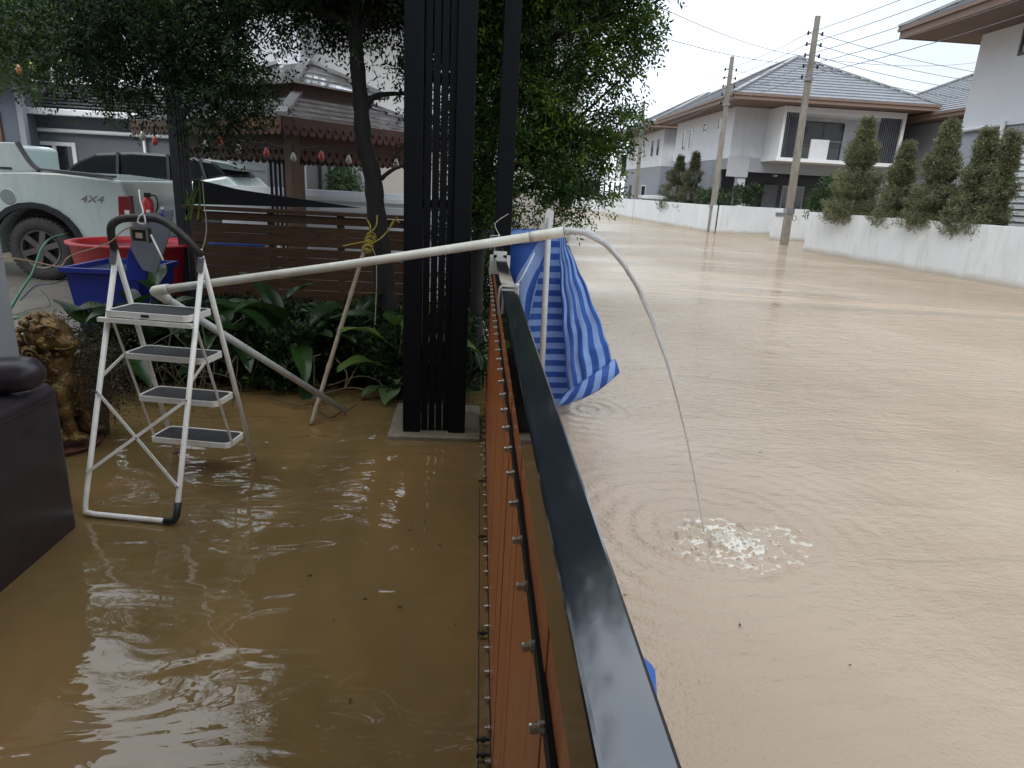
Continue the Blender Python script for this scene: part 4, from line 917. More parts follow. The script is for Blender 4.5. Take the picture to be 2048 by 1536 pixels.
# ------------------------------------------------------------------ tubs and clutter
t = thing('blue_tub', 'large blue rectangular plastic tub standing on the driveway behind the lion', 'tub', (-3.4,6.6,.15))
a0 = atz(152,655,.15); 
def tub(t, c, hw, hd, h, m, mw, taper=.82, n=1):
    c = Vector(c); o_ = [(-1,-1),(1,-1),(1,1),(-1,1)]; mb = MB(); vs = []
    for (s,z) in ((taper,0),(1,h),(1.07,h),(1.07,h-.03),(1.09,h-.03),(1.09,h+.012),(.97,h+.012),(.95,h-.05),(taper*.96,.03)):
        vs += [c+Vector((x*hw*s,y*hd*s,z)) for x,y in o_]
    mb.v = vs
    for i in range(8):
        for k in range(4): mb.f.append((i*4+k,i*4+(k+1)%4,(i+1)*4+(k+1)%4,(i+1)*4+k))
    mb.f += [(3,2,1,0),(32,33,34,35)]; mb.build('shell', m, t, bev=.012)
    MB().add([c+Vector((x*hw*.955,y*hd*.955,h-.035)) for x,y in o_],[(0,1,2,3)]).build('water_fill', mw, t)
mw = mat('tub_water', (.10,.13,.14), .04, .3, 3, .2, 8, spec=1)
tub(t, (-3.28,6.55,.15), .32, .38, .66, W['bluep'], mw)
t = thing('red_tub', 'round red plastic tub behind the blue tub beside the truck wheel', 'tub', (-3.75,7.6,.16))
rc = Vector((-3.72,7.75,.16)); mb = MB().lathe(rc, [(0,0),(.50,0),(.56,.30),(.62,.72),(.66,.735),(.66,.76),(.60,.76),(.585,.70),(.5,.05),(0,.04)], 36); mb.build('shell', W['redp'], t, True)
MB().lathe(rc, [(0,.69),(.586,.69)], 36).build('water_fill', mw, t)
pts = [(268,430),(346,420),(338,470),(312,548),(285,540),(262,500)]
t = thing('grey_board', 'grey panel leaning in the plants behind the ladder grip', 'board', aty(305,500,5.6))
MB().prism([aty(a_,b_,5.6) for a_,b_ in pts], (0,.02,.0)).build('sheet', W['greyb'], t, bev=.002)
t = thing('blue_board', 'narrow blue plastic board standing beside the grey panel', 'board', aty(270,520,5.7))
MB().prism([aty(a_,b_,5.7) for a_,b_ in ((266,478),(300,470),(292,560),(250,560),(255,510))], (0,.03,0)).build('sheet', W['bluep'], t, bev=.002)
fe = aty(296,412,6.6); t = thing('fire_extinguisher', 'small red fire extinguisher behind the ladder against the pale car', 'fire extinguisher', fe)
MB().lathe(fe+Vector((0,0,-.16)), [(0,0),(.045,0),(.048,.02),(.048,.19),(.04,.22),(.015,.24),(0,.24)], 18).build('cylinder', W['redp'], t, True)
MB().box(fe+Vector((-.02,-.02,.08)), fe+Vector((.03,.02,.12))).build('valve', W['blackmat'], t, bev=.004)
MB().tube(smoothpath([fe+Vector((.03,0,.1)),fe+Vector((.08,0,.09)),fe+Vector((.09,0,.0)),fe+Vector((.06,0,-.06))],5), .007, 7).build('hose', W['blackmat'], t, True)
for px, py, lb in ((297,430,'left'),(326,424,'right')):
    c = aty(px,py,5.62); t = thing('bottle', 'small bottle with a white cap on the %s part of the grey panel edge' % lb, 'bottle', c, 'capped bottles on the panel')
    MB().lathe(c+Vector((0,0,-.06)), [(0,0),(.022,0),(.024,.05),(.012,.075),(.012,.085)], 14).build('bottle_body', W['bluep'], t, True)
    MB().lathe(c+Vector((0,0,.02)), [(.014,0),(.014,.02),(0,.021)], 14).build('cap', W['tie'], t)
o = MB().tube(smoothpath([aty(20,620,5.6), aty(40,585,5.8), aty(65,545,6.2), aty(82,500,6.6), aty(100,478,7.0), aty(128,469,7.15)],7), .010, 8).build('garden_hose', W['greenh'], None, True, loc=aty(65,545,6.2))
tag(o, 'green hose running up over the rim of the red tub', 'hose')
o = MB().tube(smoothpath([atz(40,600,.17), atz(70,572,.17), atz(100,568,.17), atz(125,560,.17), atz(118,550,.17), atz(80,548,.17), atz(60,556,.17)],6), .006, 6).build('blue_hose', mat('blue_hose_rubber', (.06,.16,.28), .4, .2, 9), None, True, loc=atz(100,568,.17))
tag(o, 'thin blue hose lying on the driveway left of the blue tub', 'hose')
o = MB().tube(smoothpath([atz(35,628,.16), atz(70,618,.16), atz(100,612,.16), atz(92,590,.16), atz(80,580,.16)],6), .004, 6).build('driveway_cable', W['cable'], None, True, loc=atz(70,618,.16))
tag(o, 'thin black cable on the driveway in front of the blue hose', 'cable')

# wooden slatted fence in the garden
Yf = 7.05; fL = aty(380,408,Yf); fR = aty(802,440,Yf)
t = thing('garden_fence', 'low wooden slatted fence behind the plants', 'fence', (fL.x,Yf,0))
xl, xr = fL.x, fR.x+.15
for i, z in enumerate((1.36,)):
    MB().box((xl-.05,Yf-.10,z-.02),(xr,Yf+.04,z+.015)).build('top_rail', W['wood'], t, bev=.005)
MB().box((xl,Yf-.03,1.245),(xr,Yf,1.325)).build('board', W['wood'], t, bev=.004)
MB().box((xl,Yf-.022,1.125),(xr,Yf,1.215)).build('board', W['wood'], t, bev=.004)
for k in range(7):
    z = 1.015-.112*k
    MB().box((xl,Yf-.022,z),(xr,Yf-.004,z+(.088 if k == 1 else .108))).build('board', W['wood'], t, bev=.004)
for x in (xl+.03, xl+.75, xl+1.45, xr-.1):
    MB().box((x,Yf+.002,.1),(x+.07,Yf+.07,1.335)).build('post', W['wood'], t, bev=.004)
cl = aty(490,492,7.6); t = thing('blue_crate', 'blue crate with pale edge showing through the fence boards', 'crate', cl)
MB().box((cl.x-.35,7.5,.2),(cl.x+.25,7.9,.97)).build('shell', mat('bright_blue', (.03,.10,.42), .4, .1, 5), t, bev=.01)
MB().box((cl.x+.25,7.49,.2),(cl.x+.30,7.9,.99)).build('edge_strip', W['frame_w'], t)
pts = [(386,360),(400,361),(470,378),(560,392),(640,404),(720,416),(640,415),(520,412),(385,408)]
o = MB().prism([aty(a_,b_,6.95) for a_,b_ in pts], (0,.05,0)).build('shade_cloth', W['shadecloth'], None, loc=aty(450,395,6.95))
tag(o, 'black cloth sloping along the top of the wooden fence', 'cloth')
t = thing('strap_leaves', 'pale strap leaves sprouting beside the slatted post', 'plant', aty(385,420,6.2))
mb = MB()
for a_, b_, c_ in (((372,440),(375,390),(368,375)),((380,440),(388,395),(400,370)),((372,430),(380,400),(392,372)),((395,440),(400,400),(398,362))):
    ps = smoothpath([aty(*a_,6.2),aty(*b_,6.2),aty(*c_,6.2)],5); 
    for i in range(len(ps)-1): mb.bar(ps[i], ps[i+1], .022*(1-i/len(ps)*.8), .003, (0,1,0))
mb.build('leaf_blades', MATS['light_green_leaf'], t)

# ------------------------------------------------------------------ roofs
def hip_roof(mb, caps, x0, x1, y0, y1, z0, pitch, row=.33, lip=.045):
    w_ = (x1-x0); d_ = (y1-y0); half = min(w_,d_)/2; nr = max(3, int(half/row)); st = half/nr
    def rect(s, z): return [Vector((x0+s,y0+s,z)),Vector((x1-s,y0+s,z)),Vector((x1-s,y1-s,z)),Vector((x0+s,y1-s,z))]
    for i in range(nr):
        o_ = rect(i*st, z0+i*st*pitch+lip); n_ = rect((i+1)*st, z0+(i+1)*st*pitch)
        lo = rect(i*st+.006, z0+i*st*pitch-.001)
        mb.add(o_+n_, [(k,(k+1)%4,4+(k+1)%4,4+k) for k in range(4)]); mb.add(lo+o_, [(k,(k+1)%4,4+(k+1)%4,4+k) for k in range(4)])
    top = z0+half*pitch+lip
    a_, b_ = (Vector((x0+half,y0+half,top)), Vector((x1-half,y1-half,top)))
    cs = rect(0, z0+lip)
    if d_ >= w_: ends = [(cs[0],a_),(cs[1],a_),(cs[2],b_),(cs[3],b_)]
    else: ends = [(cs[0],a_),(cs[3],a_),(cs[1],b_),(cs[2],b_)]
    for p, q_ in ends: caps.bar(p+Vector((0,0,.02)), q_+Vector((0,0,.03)), .2, .08)
    if (a_-b_).length > .01: caps.bar(a_+Vector((0,0,.03)), b_+Vector((0,0,.03)), .2, .08)
def roof(root, x0, x1, y0, y1, z0, pitch, row=.33, fascia=.28, m=None, fm=None, sm=None, lip=.045, capm=None):
    mb = MB(); caps = MB(); hip_roof(mb, caps, x0, x1, y0, y1, z0, pitch, row, lip)
    ro = mb.build('roof', m or W['tile'], root); caps.build('hip_cap', capm or W['hipcap'], ro)
    f = MB(); i_ = .05
    f.box((x0+i_,y0+i_,z0-fascia),(x1-i_,y0+i_+.05,z0-.005)); f.box((x0+i_,y1-i_-.05,z0-fascia),(x1-i_,y1-i_,z0-.005))
    f.box((x0+i_,y0+i_+.051,z0-fascia),(x0+i_+.05,y1-i_-.051,z0-.005)); f.box((x1-i_-.05,y0+i_+.051,z0-fascia),(x1-i_,y1-i_-.051,z0-.005))
    g_ = .10; e_ = .0
    f.box((x0-.02,y0-.02,z0-.10),(x1+.02,y0+i_-.002,z0-.002)); f.box((x0-.02,y0+i_,z0-.10),(x0+i_-.002,y1,z0-.002)); f.box((x1-i_+.002,y0+i_,z0-.10),(x1+.02,y1,z0-.002))
    f.build('fascia', fm or W['brown'], ro)
    MB().box((x0+i_+.052,y0+i_+.052,z0-fascia+.02),(x1-i_-.052,y1-i_-.052,z0-fascia+.05)).build('soffit', sm or W['soffit'], ro)
    return ro
def window(root, face, u0, u1, z0, z1, at_, fw=.06, mull=0, frame=None, glass=None, depth=.04, sill=False):
    """face 'y' : plane Y=at_ facing -Y ; face 'x' : plane X=at_ facing -X"""
    def bx(mb, a, b, c, d, e0, e1):
        if face == 'y': mb.box((a,at_-e1,c),(b,at_-e0,d))
        else: mb.box((at_-e1,a,c),(at_-e0,b,d))
    mb = MB(); bx(mb,u0,u1,z0,z0+fw,-.02,depth); bx(mb,u0,u1,z1-fw,z1,-.02,depth); bx(mb,u0,u0+fw,z0+fw,z1-fw,-.02,depth); bx(mb,u1-fw,u1,z0+fw,z1-fw,-.02,depth)
    for i in range(mull): c = u0+(u1-u0)*(i+1)/(mull+1); bx(mb,c-fw/2,c+fw/2,z0+fw,z1-fw,-.02,depth-.005)
    f = mb.build('window', frame or W['frame_w'], root)
    m2 = MB(); bx(m2,u0+fw,u1-fw,z0+fw,z1-fw,-.02,.012); m2.build('pane', glass or W['glass'], f)
    return f
def acunit(root, c, face='y', s=1):
    c = Vector(c); b = MB().box(c-Vector((.38,.14,.27))*s, c+Vector((.38,.14,.27))*s).build('air_conditioner', W['frame_w'], root, bev=.02)
    ax = (0,-1,0) if face == 'y' else (-1,0,0); p = c+Vector(ax)*.142*s
    MB().lathe(p+Vector((-.08,0,0))*s if face == 'y' else p, [(0,0),(.2*s,0),(.2*s,.01),(0,.012)], 20, ax).build('fan_grille', W['dark'], b)

# ---- house A : corner house with the framed bay
root = thing('corner_house', 'two storey white and grey house with a framed upstairs bay behind the middle utility poles', 'house', (18,38,0))
xa = 14.35; zs_ = 3.92; ye = 48.5
mb = MB(); mb.box((xa,38,zs_),(23.8,ye,6.62)); mb.build('upper_wall', W['white'], root)
mb = MB(); mb.box((xa+.02,41.5,-.3),(23.7,ye-.02,zs_-.002)); mb.box((xa+.02,38.02,3.35),(23.7,41.49,zs_-.002)); mb.box((xa+.02,39.5,-.3),(xa+.3,41.49,3.348)); mb.build('lower_wall', W['grey'], root)
mb = MB(); mb.box((xa-.02,37.9,3.25),(24.2,38.01,3.99)); mb.build('beam', W['midgrey'], root)
mb = MB(); mb.box((xa-.04,37.85,2.95),(xa+1.15,38.0,4.06)); mb.build('beam_end_block', mat('pale_block', (.46,.47,.50), .8,.04,2), root)
for x in (15.0,23.4): MB().box((x,37.96,-.3),(x+.45,38.4,3.24)).build('column', W['white'], root)
# bay
by0, by1, bz0, bz1 = 36.1, 37.99, 4.0, 6.55; bxa, bxb = 16.25, 22.95
mb = MB(); mb.box((bxa,by0,bz0),(bxa+.16,by1,bz1)); mb.box((bxb-.16,by0,bz0),(bxb,by1,bz1)); mb.box((bxa+.161,by0,bz1-.3),(bxb-.161,by1,bz1)); mb.box((bxa-.12,by0-.12,bz0-.18),(bxb+.12,by1,bz0-.002)); mb.build('bay_frame', mat('bay_white', (.70,.71,.73), .7,.03,2), root)
mb = MB()
for i in range(9): mb.box((bxa+.2+i*.115,by0+.06,bz0),(bxa+.26+i*.115,by0+.12,bz1-.3))
mb.build('louvre_screen', W['dark'], root)
mb = MB()
for i in range(10): mb.box((bxb-.22-i*.115,by0+.06,bz0),(bxb-.28-i*.115,by0+.12,bz1-.3))
mb.build('louvre_screen', W['dark'], root)
MB().box((bxa+1.3,37.9,bz0),(bxa+1.9,37.98,bz1-.3)).build('grey_panel', W['grey'], root)
w1 = window(root, 'y', bxa+2.1, bxa+4.4, bz0+.05, bz1-.5, 37.98, .05, 1, W['dark'])
mb = MB()
for i in range(24): mb.box((bxa+2.2,37.93,bz0+.9+i*.05),(bxa+4.3,37.935,bz0+.925+i*.05))
mb.build('blind', mat('grey_blind', (.10,.11,.12), .5,.1,5), w1)
MB().box((bxa+1.75,by0+.08,bz0),(bxa+2.75,by0+.14,bz0+1.0)).build('balcony_panel', W['sign'], root)
MB().box((bxa+2.76,by0+.09,bz0+.92),(bxb-1.4,by0+.12,bz0+.95)).build('balcony_rail', W['galv'], root)
# left side windows
for y0_, y1_, z0_, z1_ in ((46.3,46.9,4.75,6.0),(44.9,45.5,4.75,6.0),(42.3,42.9,5.6,6.15),(39.8,40.4,5.55,6.2)):
    window(root, 'x', y0_, y1_, z0_, z1_, xa, .05)
window(root, 'x', 42.5, 43.4, 1.3, 2.6, xa+.02, .05)
# carport shade inside
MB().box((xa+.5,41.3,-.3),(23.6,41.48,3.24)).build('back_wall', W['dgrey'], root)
window(root, 'y', 19.2, 20.6, .6, 2.7, 41.29, .06, 1)
MB().box((17.9,41.0,.2),(18.8,41.28,2.7)).build('door', W['grey'], root)
MB().lathe((17.6,39,3.2), [(0,-.1),(.14,-.08),(.16,0)], 16).build('ceiling_lamp', W['frame_w'], root)
roof(root, 13.0, 23.9, 34.9, 49.4, 6.85, .52, .36)
# ---- house B : next along
root = thing('second_house', 'white over dark grey house beyond the corner house, partly behind the far conifers', 'house', (18,56,0))
xb = 14.6; yb0, yb1 = 52.6, 64.5
MB().box((xb,yb0,3.92),(24,yb1,6.62)).build('upper_wall', W['white'], root)
MB().box((xb+.02,yb0+.02,-.3),(23.9,yb1-.02,3.918)).build('lower_wall', W['grey'], root)
for y0_, y1_, z0_, z1_ in ((53.5,54.3,4.7,6.0),(55.2,56.0,4.7,6.0),(58.2,58.9,5.6,6.2),(61.6,62.3,5.5,6.2)):
    window(root, 'x', y0_, y1_, z0_, z1_, xb, .05)
window(root, 'x', 56.5, 58, 1.3, 2.5, xb+.02, .06); MB().box((xb-.02,61.6,.3),(xb+.01,62.4,2.5)).build('door', W['dark'], root)
acunit(root, (15.8,52.4,4.6)); acunit(root, (xb+1.2,52.4,3.2))
roof(root, 13.2, 25, 51.2, 66, 6.85, .52, .36)
# ---- house C : closes the view
root = thing('distant_house', 'distant white house with a framed balcony closing the far end of the street', 'house', (14,80,0))
MB().box((6,80,3.6),(15.5,90,6.6)).build('upper_wall', W['white'], root)
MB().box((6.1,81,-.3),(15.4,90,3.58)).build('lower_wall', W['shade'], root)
cA = aty(1236,300,79.5); cB = aty(1272,350,79.5)
mb = MB(); X0, X1 = cA.x, cA.x+4.2; mb.box((X0,78.5,3.6),(X0+.35,79.9,6.5)); mb.box((X1-.35,78.5,3.6),(X1,79.9,6.5)); mb.box((X0-6,78.4,3.1),(X1+.3,79.9,3.58)); mb.box((X0+.351,78.5,6.2),(X1-.351,79.9,6.5)); mb.build('bay_frame', MATS['bay_white'], root)
window(root, 'y', X0+.5, X1-.5, 3.7, 6.1, 79.98, .08, 1, W['dark'])
acunit(root, (X0-2.2,79.7,4.6), s=1.6)
mb = MB()
for i in range(14): mb.box((X0-5+i*.6,78.9,0),(X0-4.8+i*.6,79.0,3.0))
mb.build('gate_slats', W['dark'], root)
roof(root, 4.5, 17, 77.5, 92, 6.9, .5, .45)
# ---- house D : behind, right
root = thing('rear_right_house', 'grey house with hipped roof between the corner house and the near right house', 'house', (27,33,0))
dE = aty(1845,222,34.5)
ex0 = 23.2; 
MB().box((24.6,33.6,-.3),(34,45,6.2)).build('wall', W['grey'], root)
mb = MB()
for i in range(12): mb.box((26.4+i*.13,33.45,4.3),(26.46+i*.13,33.52,5.9))
mb.build('louvre_screen', W['dark'], root)
MB().box((26.2,32.9,2.9),(32,33.1,4.25)).build('balcony_wall', W['midgrey'], root)
MB().box((26.2,33.11,2.7),(32,33.59,2.88)).build('balcony_slab', W['white'], root)
MB().box((24.9,33.3,5.0),(32,33.58,6.0)).build('upper_beam', W['white'], root)
window(root, 'y', 28.3, 30.5, 4.3, 5.9, 33.58, .06, 1, W['dark'])
MB().tube([(25.6,33.5,0),(25.6,33.5,5.8)], .05, 10).build('downpipe', W['frame_w'], root)
window(root, 'y', 25.1, 25.5, 3.3, 4.1, 33.58, .05)
roof(root, 23.6, 35.5, 32.0, 47, 6.5, .50, .34)
# ---- house E : near right
root = thing('near_right_house', 'near white house with a deep brown eave at the right edge', 'house', (17,20,0))
XE = 15.6; YE = 21.6
eT = aty(1967,88,YE).z; eM = aty(1926,261,YE).z
MB().box((XE,9,eM),(24,YE,eT+.3)).build('upper_wall', mat('near_white', (.74,.76,.80), .8,.03,1.2,.15,50), root)
MB().box((XE+.06,9.1,-.3),(23.9,YE-.06,eM-.002)).build('lower_wall', W['midgrey'], root)
yp_ = atx(2010,252,XE).y
MB().tube([(XE-.05,YE-.02,eM-.03),(XE-.05,yp_,eM+.02)], .055, 12).build('downpipe', W['frame_w'], root, True)
MB().tube([(XE-.06,yp_,eM+.12),(XE-.06,yp_,eM-1.1)], .065, 12).build('downpipe', W['frame_w'], root, True)
q0 = atx(2036,112,XE); window(root, 'x', q0.y-1.6, q0.y, q0.z, q0.z+1.3, XE, .07, 1, W['dgrey'])
eC = aty(1797,58,YE+1.2)
roof(root, eC.x, 26, 6, eC.y, eC.z, .5, .34, fascia=.30)
root = thing('slatted_shutter', 'white horizontally slatted panel with dark top behind the last conifer', 'shutter', (14.7,16,0))
XS = 14.7; qs = atx(2003,450,XS); qt = atx(2031,284,XS); ys = (qs.y+qt.y)/2
mb = MB(); z = .7
while z < qt.z-.12:
    mb.prism([(XS,ys-4,z),(XS+.035,ys-4,z+.15),(XS+.035,ys,z+.15),(XS,ys,z)], (.03,0,0)); z += .165
mb.build('slats', W['ship'], root)
MB().box((XS+.08,ys-4,.2),(XS+.14,ys+.01,qt.z-.06)).build('backing', W['ship'], root)
MB().box((XS-.03,ys-4.1,qt.z-.05),(XS+.6,ys+.03,qt.z+.06)).build('roof_edge', W['dark'], root)

# ------------------------------------------------------------------ boundary walls on the right
wn0 = atz(1606,502,0); wn1 = atz(2048,580,0); dwn = (wn1-wn0).normalized()
def wall_run(root, name, a, b, h, th, m, coping=None, up=0):
    d = (b-a).normalized(); nrm = Vector((-d.y,d.x,0)); nrm = nrm if nrm.x > 0 or (abs(nrm.x) < .3 and nrm.y > 0) else -nrm
    v = [a,b,b+nrm*th,a+nrm*th]; MB().prism([Vector((p.x,p.y,-.4)) for p in v], (0,0,h+.4)).build(name, m, root, bev=.01)
h_n = 1.42
root = thing('near_boundary_wall', 'smooth white boundary wall along the right side of the street below the conifers', 'wall', wn0)
wall_run(root, 'wall', wn0, wn0+dwn*24, h_n, .22, W['wallw'])
wall_run(root, 'end_wall', wn0+Vector((.22,-.01,0)), wn0+Vector((9,.8,0)), h_n-.01, .2, W['wallw'])
root = thing('planter_bed', 'long raised soil bed on top of the near wall holding the conifers', 'planter', wn0+Vector((.3,0,1.2)))
a_ = wn0+dwn*.2+Vector((.24,0,0)); b_ = wn0+dwn*22+Vector((.24,0,0))
MB().prism([Vector((a_.x,a_.y,.9)),Vector((b_.x,b_.y,.9)),Vector((b_.x+1.2,b_.y,.9)),Vector((a_.x+1.2,a_.y,.9))], (0,0,.4)).build('soil', W['soil'], root)
f1 = atz(1268,438,0); f2 = atz(1423,466,0); f3 = atz(1500,469,0); f4 = atz(1625,471,0)
root = thing('corner_boundary_wall', 'white boundary wall turning the corner in front of the corner house', 'wall', f2)
wall_run(root, 'street_side', f2+Vector((0,.1,0)), f1+(f1-f2)*.02, 1.38, .2, W['wallw'])
wall_run(root, 'front_side', f2+Vector((.21,-.02,0)), Vector((19.6,37.2,0)), 1.40, .2, W['wallw'])
MB().box((14.5,36.2,-.3),(14.75,36.45,1.44)).build('pier', W['wallw'], root, bev=.01)
root = thing('distant_boundary_wall', 'far white boundary wall running to the end of the street', 'wall', f1)
wall_run(root, 'wall', f1+(f1-f2).normalized()*.6, Vector((11.5,76,0)), 1.36, .2, W['wallw'])
root = thing('garden_gate_post', 'short white pier at the end of the near boundary wall', 'pier', wn0+Vector((.5,4,0)))
q_ = aty(1608,432,27.6); MB().box((q_.x+.1,30.5,-.3),(q_.x+2.6,30.8,1.36)).build('pier_wall', W['wallw'], root, bev=.01)
MB().box((q_.x+.1,30.46,1.1),(q_.x+.5,30.49,1.25)).build('dark_plate', W['galv'], root)

# ------------------------------------------------------------------ conifers
def conifer(name, base, h, r, seed, label, m=LF_con, n=900, group='conifers above the near wall', two=None, low=.0, hang=0):
    hang_ = hang; hang = 0
    t = thing(name, label, 'conifer', base, group); R = np.random.default_rng(seed); base = Vector(base)
    MB().tube([base-Vector((0,0,.3)), base+Vector((0,0,h*.45)), base+Vector((0,0,h*.95))], [.06,.035,.008], 7).build('trunk', W['bark'], t, True)
    f = R.uniform(0,1,n)**.95
    lump = .72+.28*np.sin(f*19+seed)+.18*np.sin(f*43+seed*2)
    a = R.uniform(0, 2*np.pi, n); lob = 1+.22*np.sin(3*a+seed+f*6)+.14*np.sin(5*a+f*11)
    rad = r*1.3*(1-f)**.95*lump*lob*R.uniform(.25,1,n)**.5; rad = np.minimum(rad, r*1.3)
    base_taper = np.clip(.6+f*4.0, .5, 1); rad *= base_taper
    O = np.stack([base.x+np.cos(a)*rad, base.y+np.sin(a)*rad, base.z-hang*(1-f)*np.clip((-np.cos(a))*1.2,0,1)*1.0+f*h], 1)
    k = R.uniform(size=n) < .13*min(1,hang_*2.2)
    sk = unit(R.normal(size=(n,3)))*R.uniform(.2,1,(n,1))**.6*np.array([r*.75,r*1.0,.34])+np.array([base.x-.32,base.y,base.z+.02])
    O[k] = sk[k]
    top_ = f > .88; O[top_,0] = base.x+(O[top_,0]-base.x)*.5; O[top_,1] = base.y+(O[top_,1]-base.y)*.5
    if two:
        k = R.uniform(size=n) < .35; O[k] = O[k]*np.array([1,1,.85])+np.array([two[0],two[1],(base.z*.15)]); 
    D = unit(np.stack([np.cos(a)*.75, np.sin(a)*.75, np.full(n,.75)],1)+R.normal(size=(n,3))*.3)
    sprays = twigs(O, D, 12, .24*(h/3)**.4, .10, .026, R, -.12)
    np_mesh('foliage', sprays, m, t); return t
def wallpt(px, dz=.0, off=.38):
    # point on the planter line seen in that column
    best = None
    for s in np.linspace(0, 14, 400):
        p = wn0+dwn*float(s)+Vector((off,0,1.3)); q = p-Vector((0,0,H)); v = [q.x*Xc[i]+q.y*Yc[i]-q.z*Dn[i] for i in range(3)]
        x = PPX+F*v[0]/v[2]
        if best is None or abs(x-px) < best[0]: best = (abs(x-px), p)
    return best[1]
c1 = wallpt(1700); c2 = wallpt(1785); c3 = wallpt(1858); c4 = wallpt(1932); c5 = wallpt(1972)
def htop(c, px, py): return atx(px, py, c.x).z-c.z
conifer('conifer', c1, 3.05, .80, 1, 'tallest olive conifer above the wall, nearest the utility pole', n=2600, hang=.45)
conifer('conifer', c2, 2.2, .50, 2, 'slim shorter conifer between two broader ones above the wall', n=1500, hang=.3)
conifer('conifer', c3, 2.65, .62, 3, 'olive conifer in front of the pale balcony wall, spilling over the wall top', n=2200, hang=.6)
conifer('conifer', c4, 2.35, .42, 4, 'conifer standing against the near house corner under the white downpipe', n=1800, hang=.6)
conifer('conifer', c5+Vector((.1,0,0)), 2.25, .33, 6, 'last conifer before the white slatted panel', n=1600, hang=.5)
s1 = aty(1655,425,27.0)
tt_ = thing('dark_shrub', 'dark green shrub half hidden left of the tallest conifer', 'shrub', s1)
crown('foliage', LF_shrub, tt_, [PB(1650,405,27,.55),PB(1665,380,27,.5),PB(1640,415,27,.4)], 420, 9, .3, .11, .05, 30)
fc = atx(1378,412,12.95)
conifer('far_conifer', (13.0,42.5,1.0), 3.0, 1.15, 8, 'grey green conifer hanging over the corner wall left of the second pole', LF_conb, 1900, 'far conifers', hang=.5)
conifer('far_conifer', (13.1,39.9,1.0), 3.1, .8, 9, 'grey green conifer touching the second pole behind the corner wall', LF_conb, 1400, 'far conifers', hang=.2)
tt_ = thing('potted_shrub', 'leafy potted shrub in front of the dark carport of the corner house', 'shrub', aty(1490,410,37.5))
crown('foliage', LF_shrub, tt_, [PB(1485,395,37.5,.5),PB(1505,385,37.5,.45),PB(1475,380,37.5,.3)], 260, 8, .3, .13, .06, 31)
MB().lathe(aty(1488,418,37.5)-Vector((0,0,.2)), [(.2,0),(.3,.5),(0,.5)], 14).build('pot', W['white'], tt_)
tt_ = thing('low_hedge', 'low green hedge behind the corner wall beside the second pole', 'hedge', aty(1425,405,38))
crown('foliage', LF_shrub, tt_, [PB(1415,400,38,.55),PB(1430,395,37,.45),PB(1440,408,36.8,.35)], 420, 8, .3, .13, .06, 32)
tt_ = thing('outdoor_basin', 'white topped round stand in the yard of the second house', 'basin', (14,50,0))
q_ = aty(1308,392,50.5); MB().lathe((q_.x,50.5,0), [(.9,0),(.9,q_.z-.3),(1.3,q_.z-.2),(1.3,q_.z),(0,q_.z+.05)], 24).build('stand', W['white'], tt_)

# ------------------------------------------------------------------ utility poles and wires
def pole(b, top, label, seed, w0=.30, w1=.17):
    t = thing('utility_pole', label, 'utility pole', b, 'concrete utility poles'); b = Vector(b); top = Vector(top)
    mb = MB(); d = (top-b).normalized(); n = 12
    for i in range(n):
        f0, f1_ = i/n, (i+1)/n
    v = []
    for i in range(n+1):
        f = i/n; p = (b-Vector((0,0,.4))).lerp(top, f); w_ = (w0*(1-f)+w1*f)/2; dd = w_*.8
        v += [p+Vector((-w_,-dd,0)),p+Vector((w_,-dd,0)),p+Vector((w_,dd,0)),p+Vector((-w_,dd,0))]
    mb.v = v; mb.f = [(i*4+k,i*4+(k+1)%4,(i+1)*4+(k+1)%4,(i+1)*4+k) for i in range(n) for k in range(4)]+[(3,2,1,0),(n*4,n*4+1,n*4+2,n*4+3)]
    mb.build('shaft', W['pconc'], t, bev=.012)
    att = []
    for side in (-1,1):
        for k in range(5):
            if side == 1 and k > 3: continue
            p = b.lerp(top, .93-.045*k)+Vector((side*(.16+.0*k),0,0)); 
            MB().bar(p+Vector((-side*.10,0,0)), p+Vector((side*.10,0,0)), .02, .035).build('bracket', W['galv'], t)
            MB().lathe(p+Vector((side*.12,0,-.07)), [(0,0),(.032,0),(.045,.02),(.03,.05),(.045,.08),(.032,.11),(.032,.14),(0,.14)], 12).build('insulator', W['blackm'], t, True)
            if side == -1: att.append(p+Vector((-.12,-.0,.0)))
    z1_ = .74; p = b.lerp(top, z1_); MB().box(p-Vector((.14,.13,.05)), p+Vector((.14,.13,.05))).build('band', W['galv'], t)
    p = b.lerp(top, .16); MB().box(p-Vector((.17,.15,.10)), p+Vector((.17,.15,.10))).build('clamp', W['galv'], t)
    MB().tube(smoothpath([p+Vector((.1,-.1,.4)),p+Vector((.14,-.14,0)),p+Vector((.16,-.12,-.35)),p+Vector((.3,-.15,-.3)),p+Vector((.2,-.15,-.15))],5), .012, 6).build('ground_wire', W['cable'], t)
    return att
pl1 = atz(1568,490,0); pl2 = atz(1420,465,0); pl3 = atz(1268,437,0)
A1 = pole(pl1, aty(1636,32,pl1.y), 'nearest concrete utility pole, standing beyond the end of the near wall', 1)
A2 = pole(pl2, aty(1465,113,pl2.y), 'second concrete utility pole at the turn of the corner wall', 2)
A3 = pole(pl3, aty(1288,203,pl3.y), 'farthest utility pole beside the tree crown at the end of the street', 3)
def sag(a, b, s=.25, n=14): return [a.lerp(b, i/n)-Vector((0,0,4*s*(i/n)*(1-i/n))) for i in range(n+1)]
ordn = ['topmost','second highest','middle','fourth','lowest']
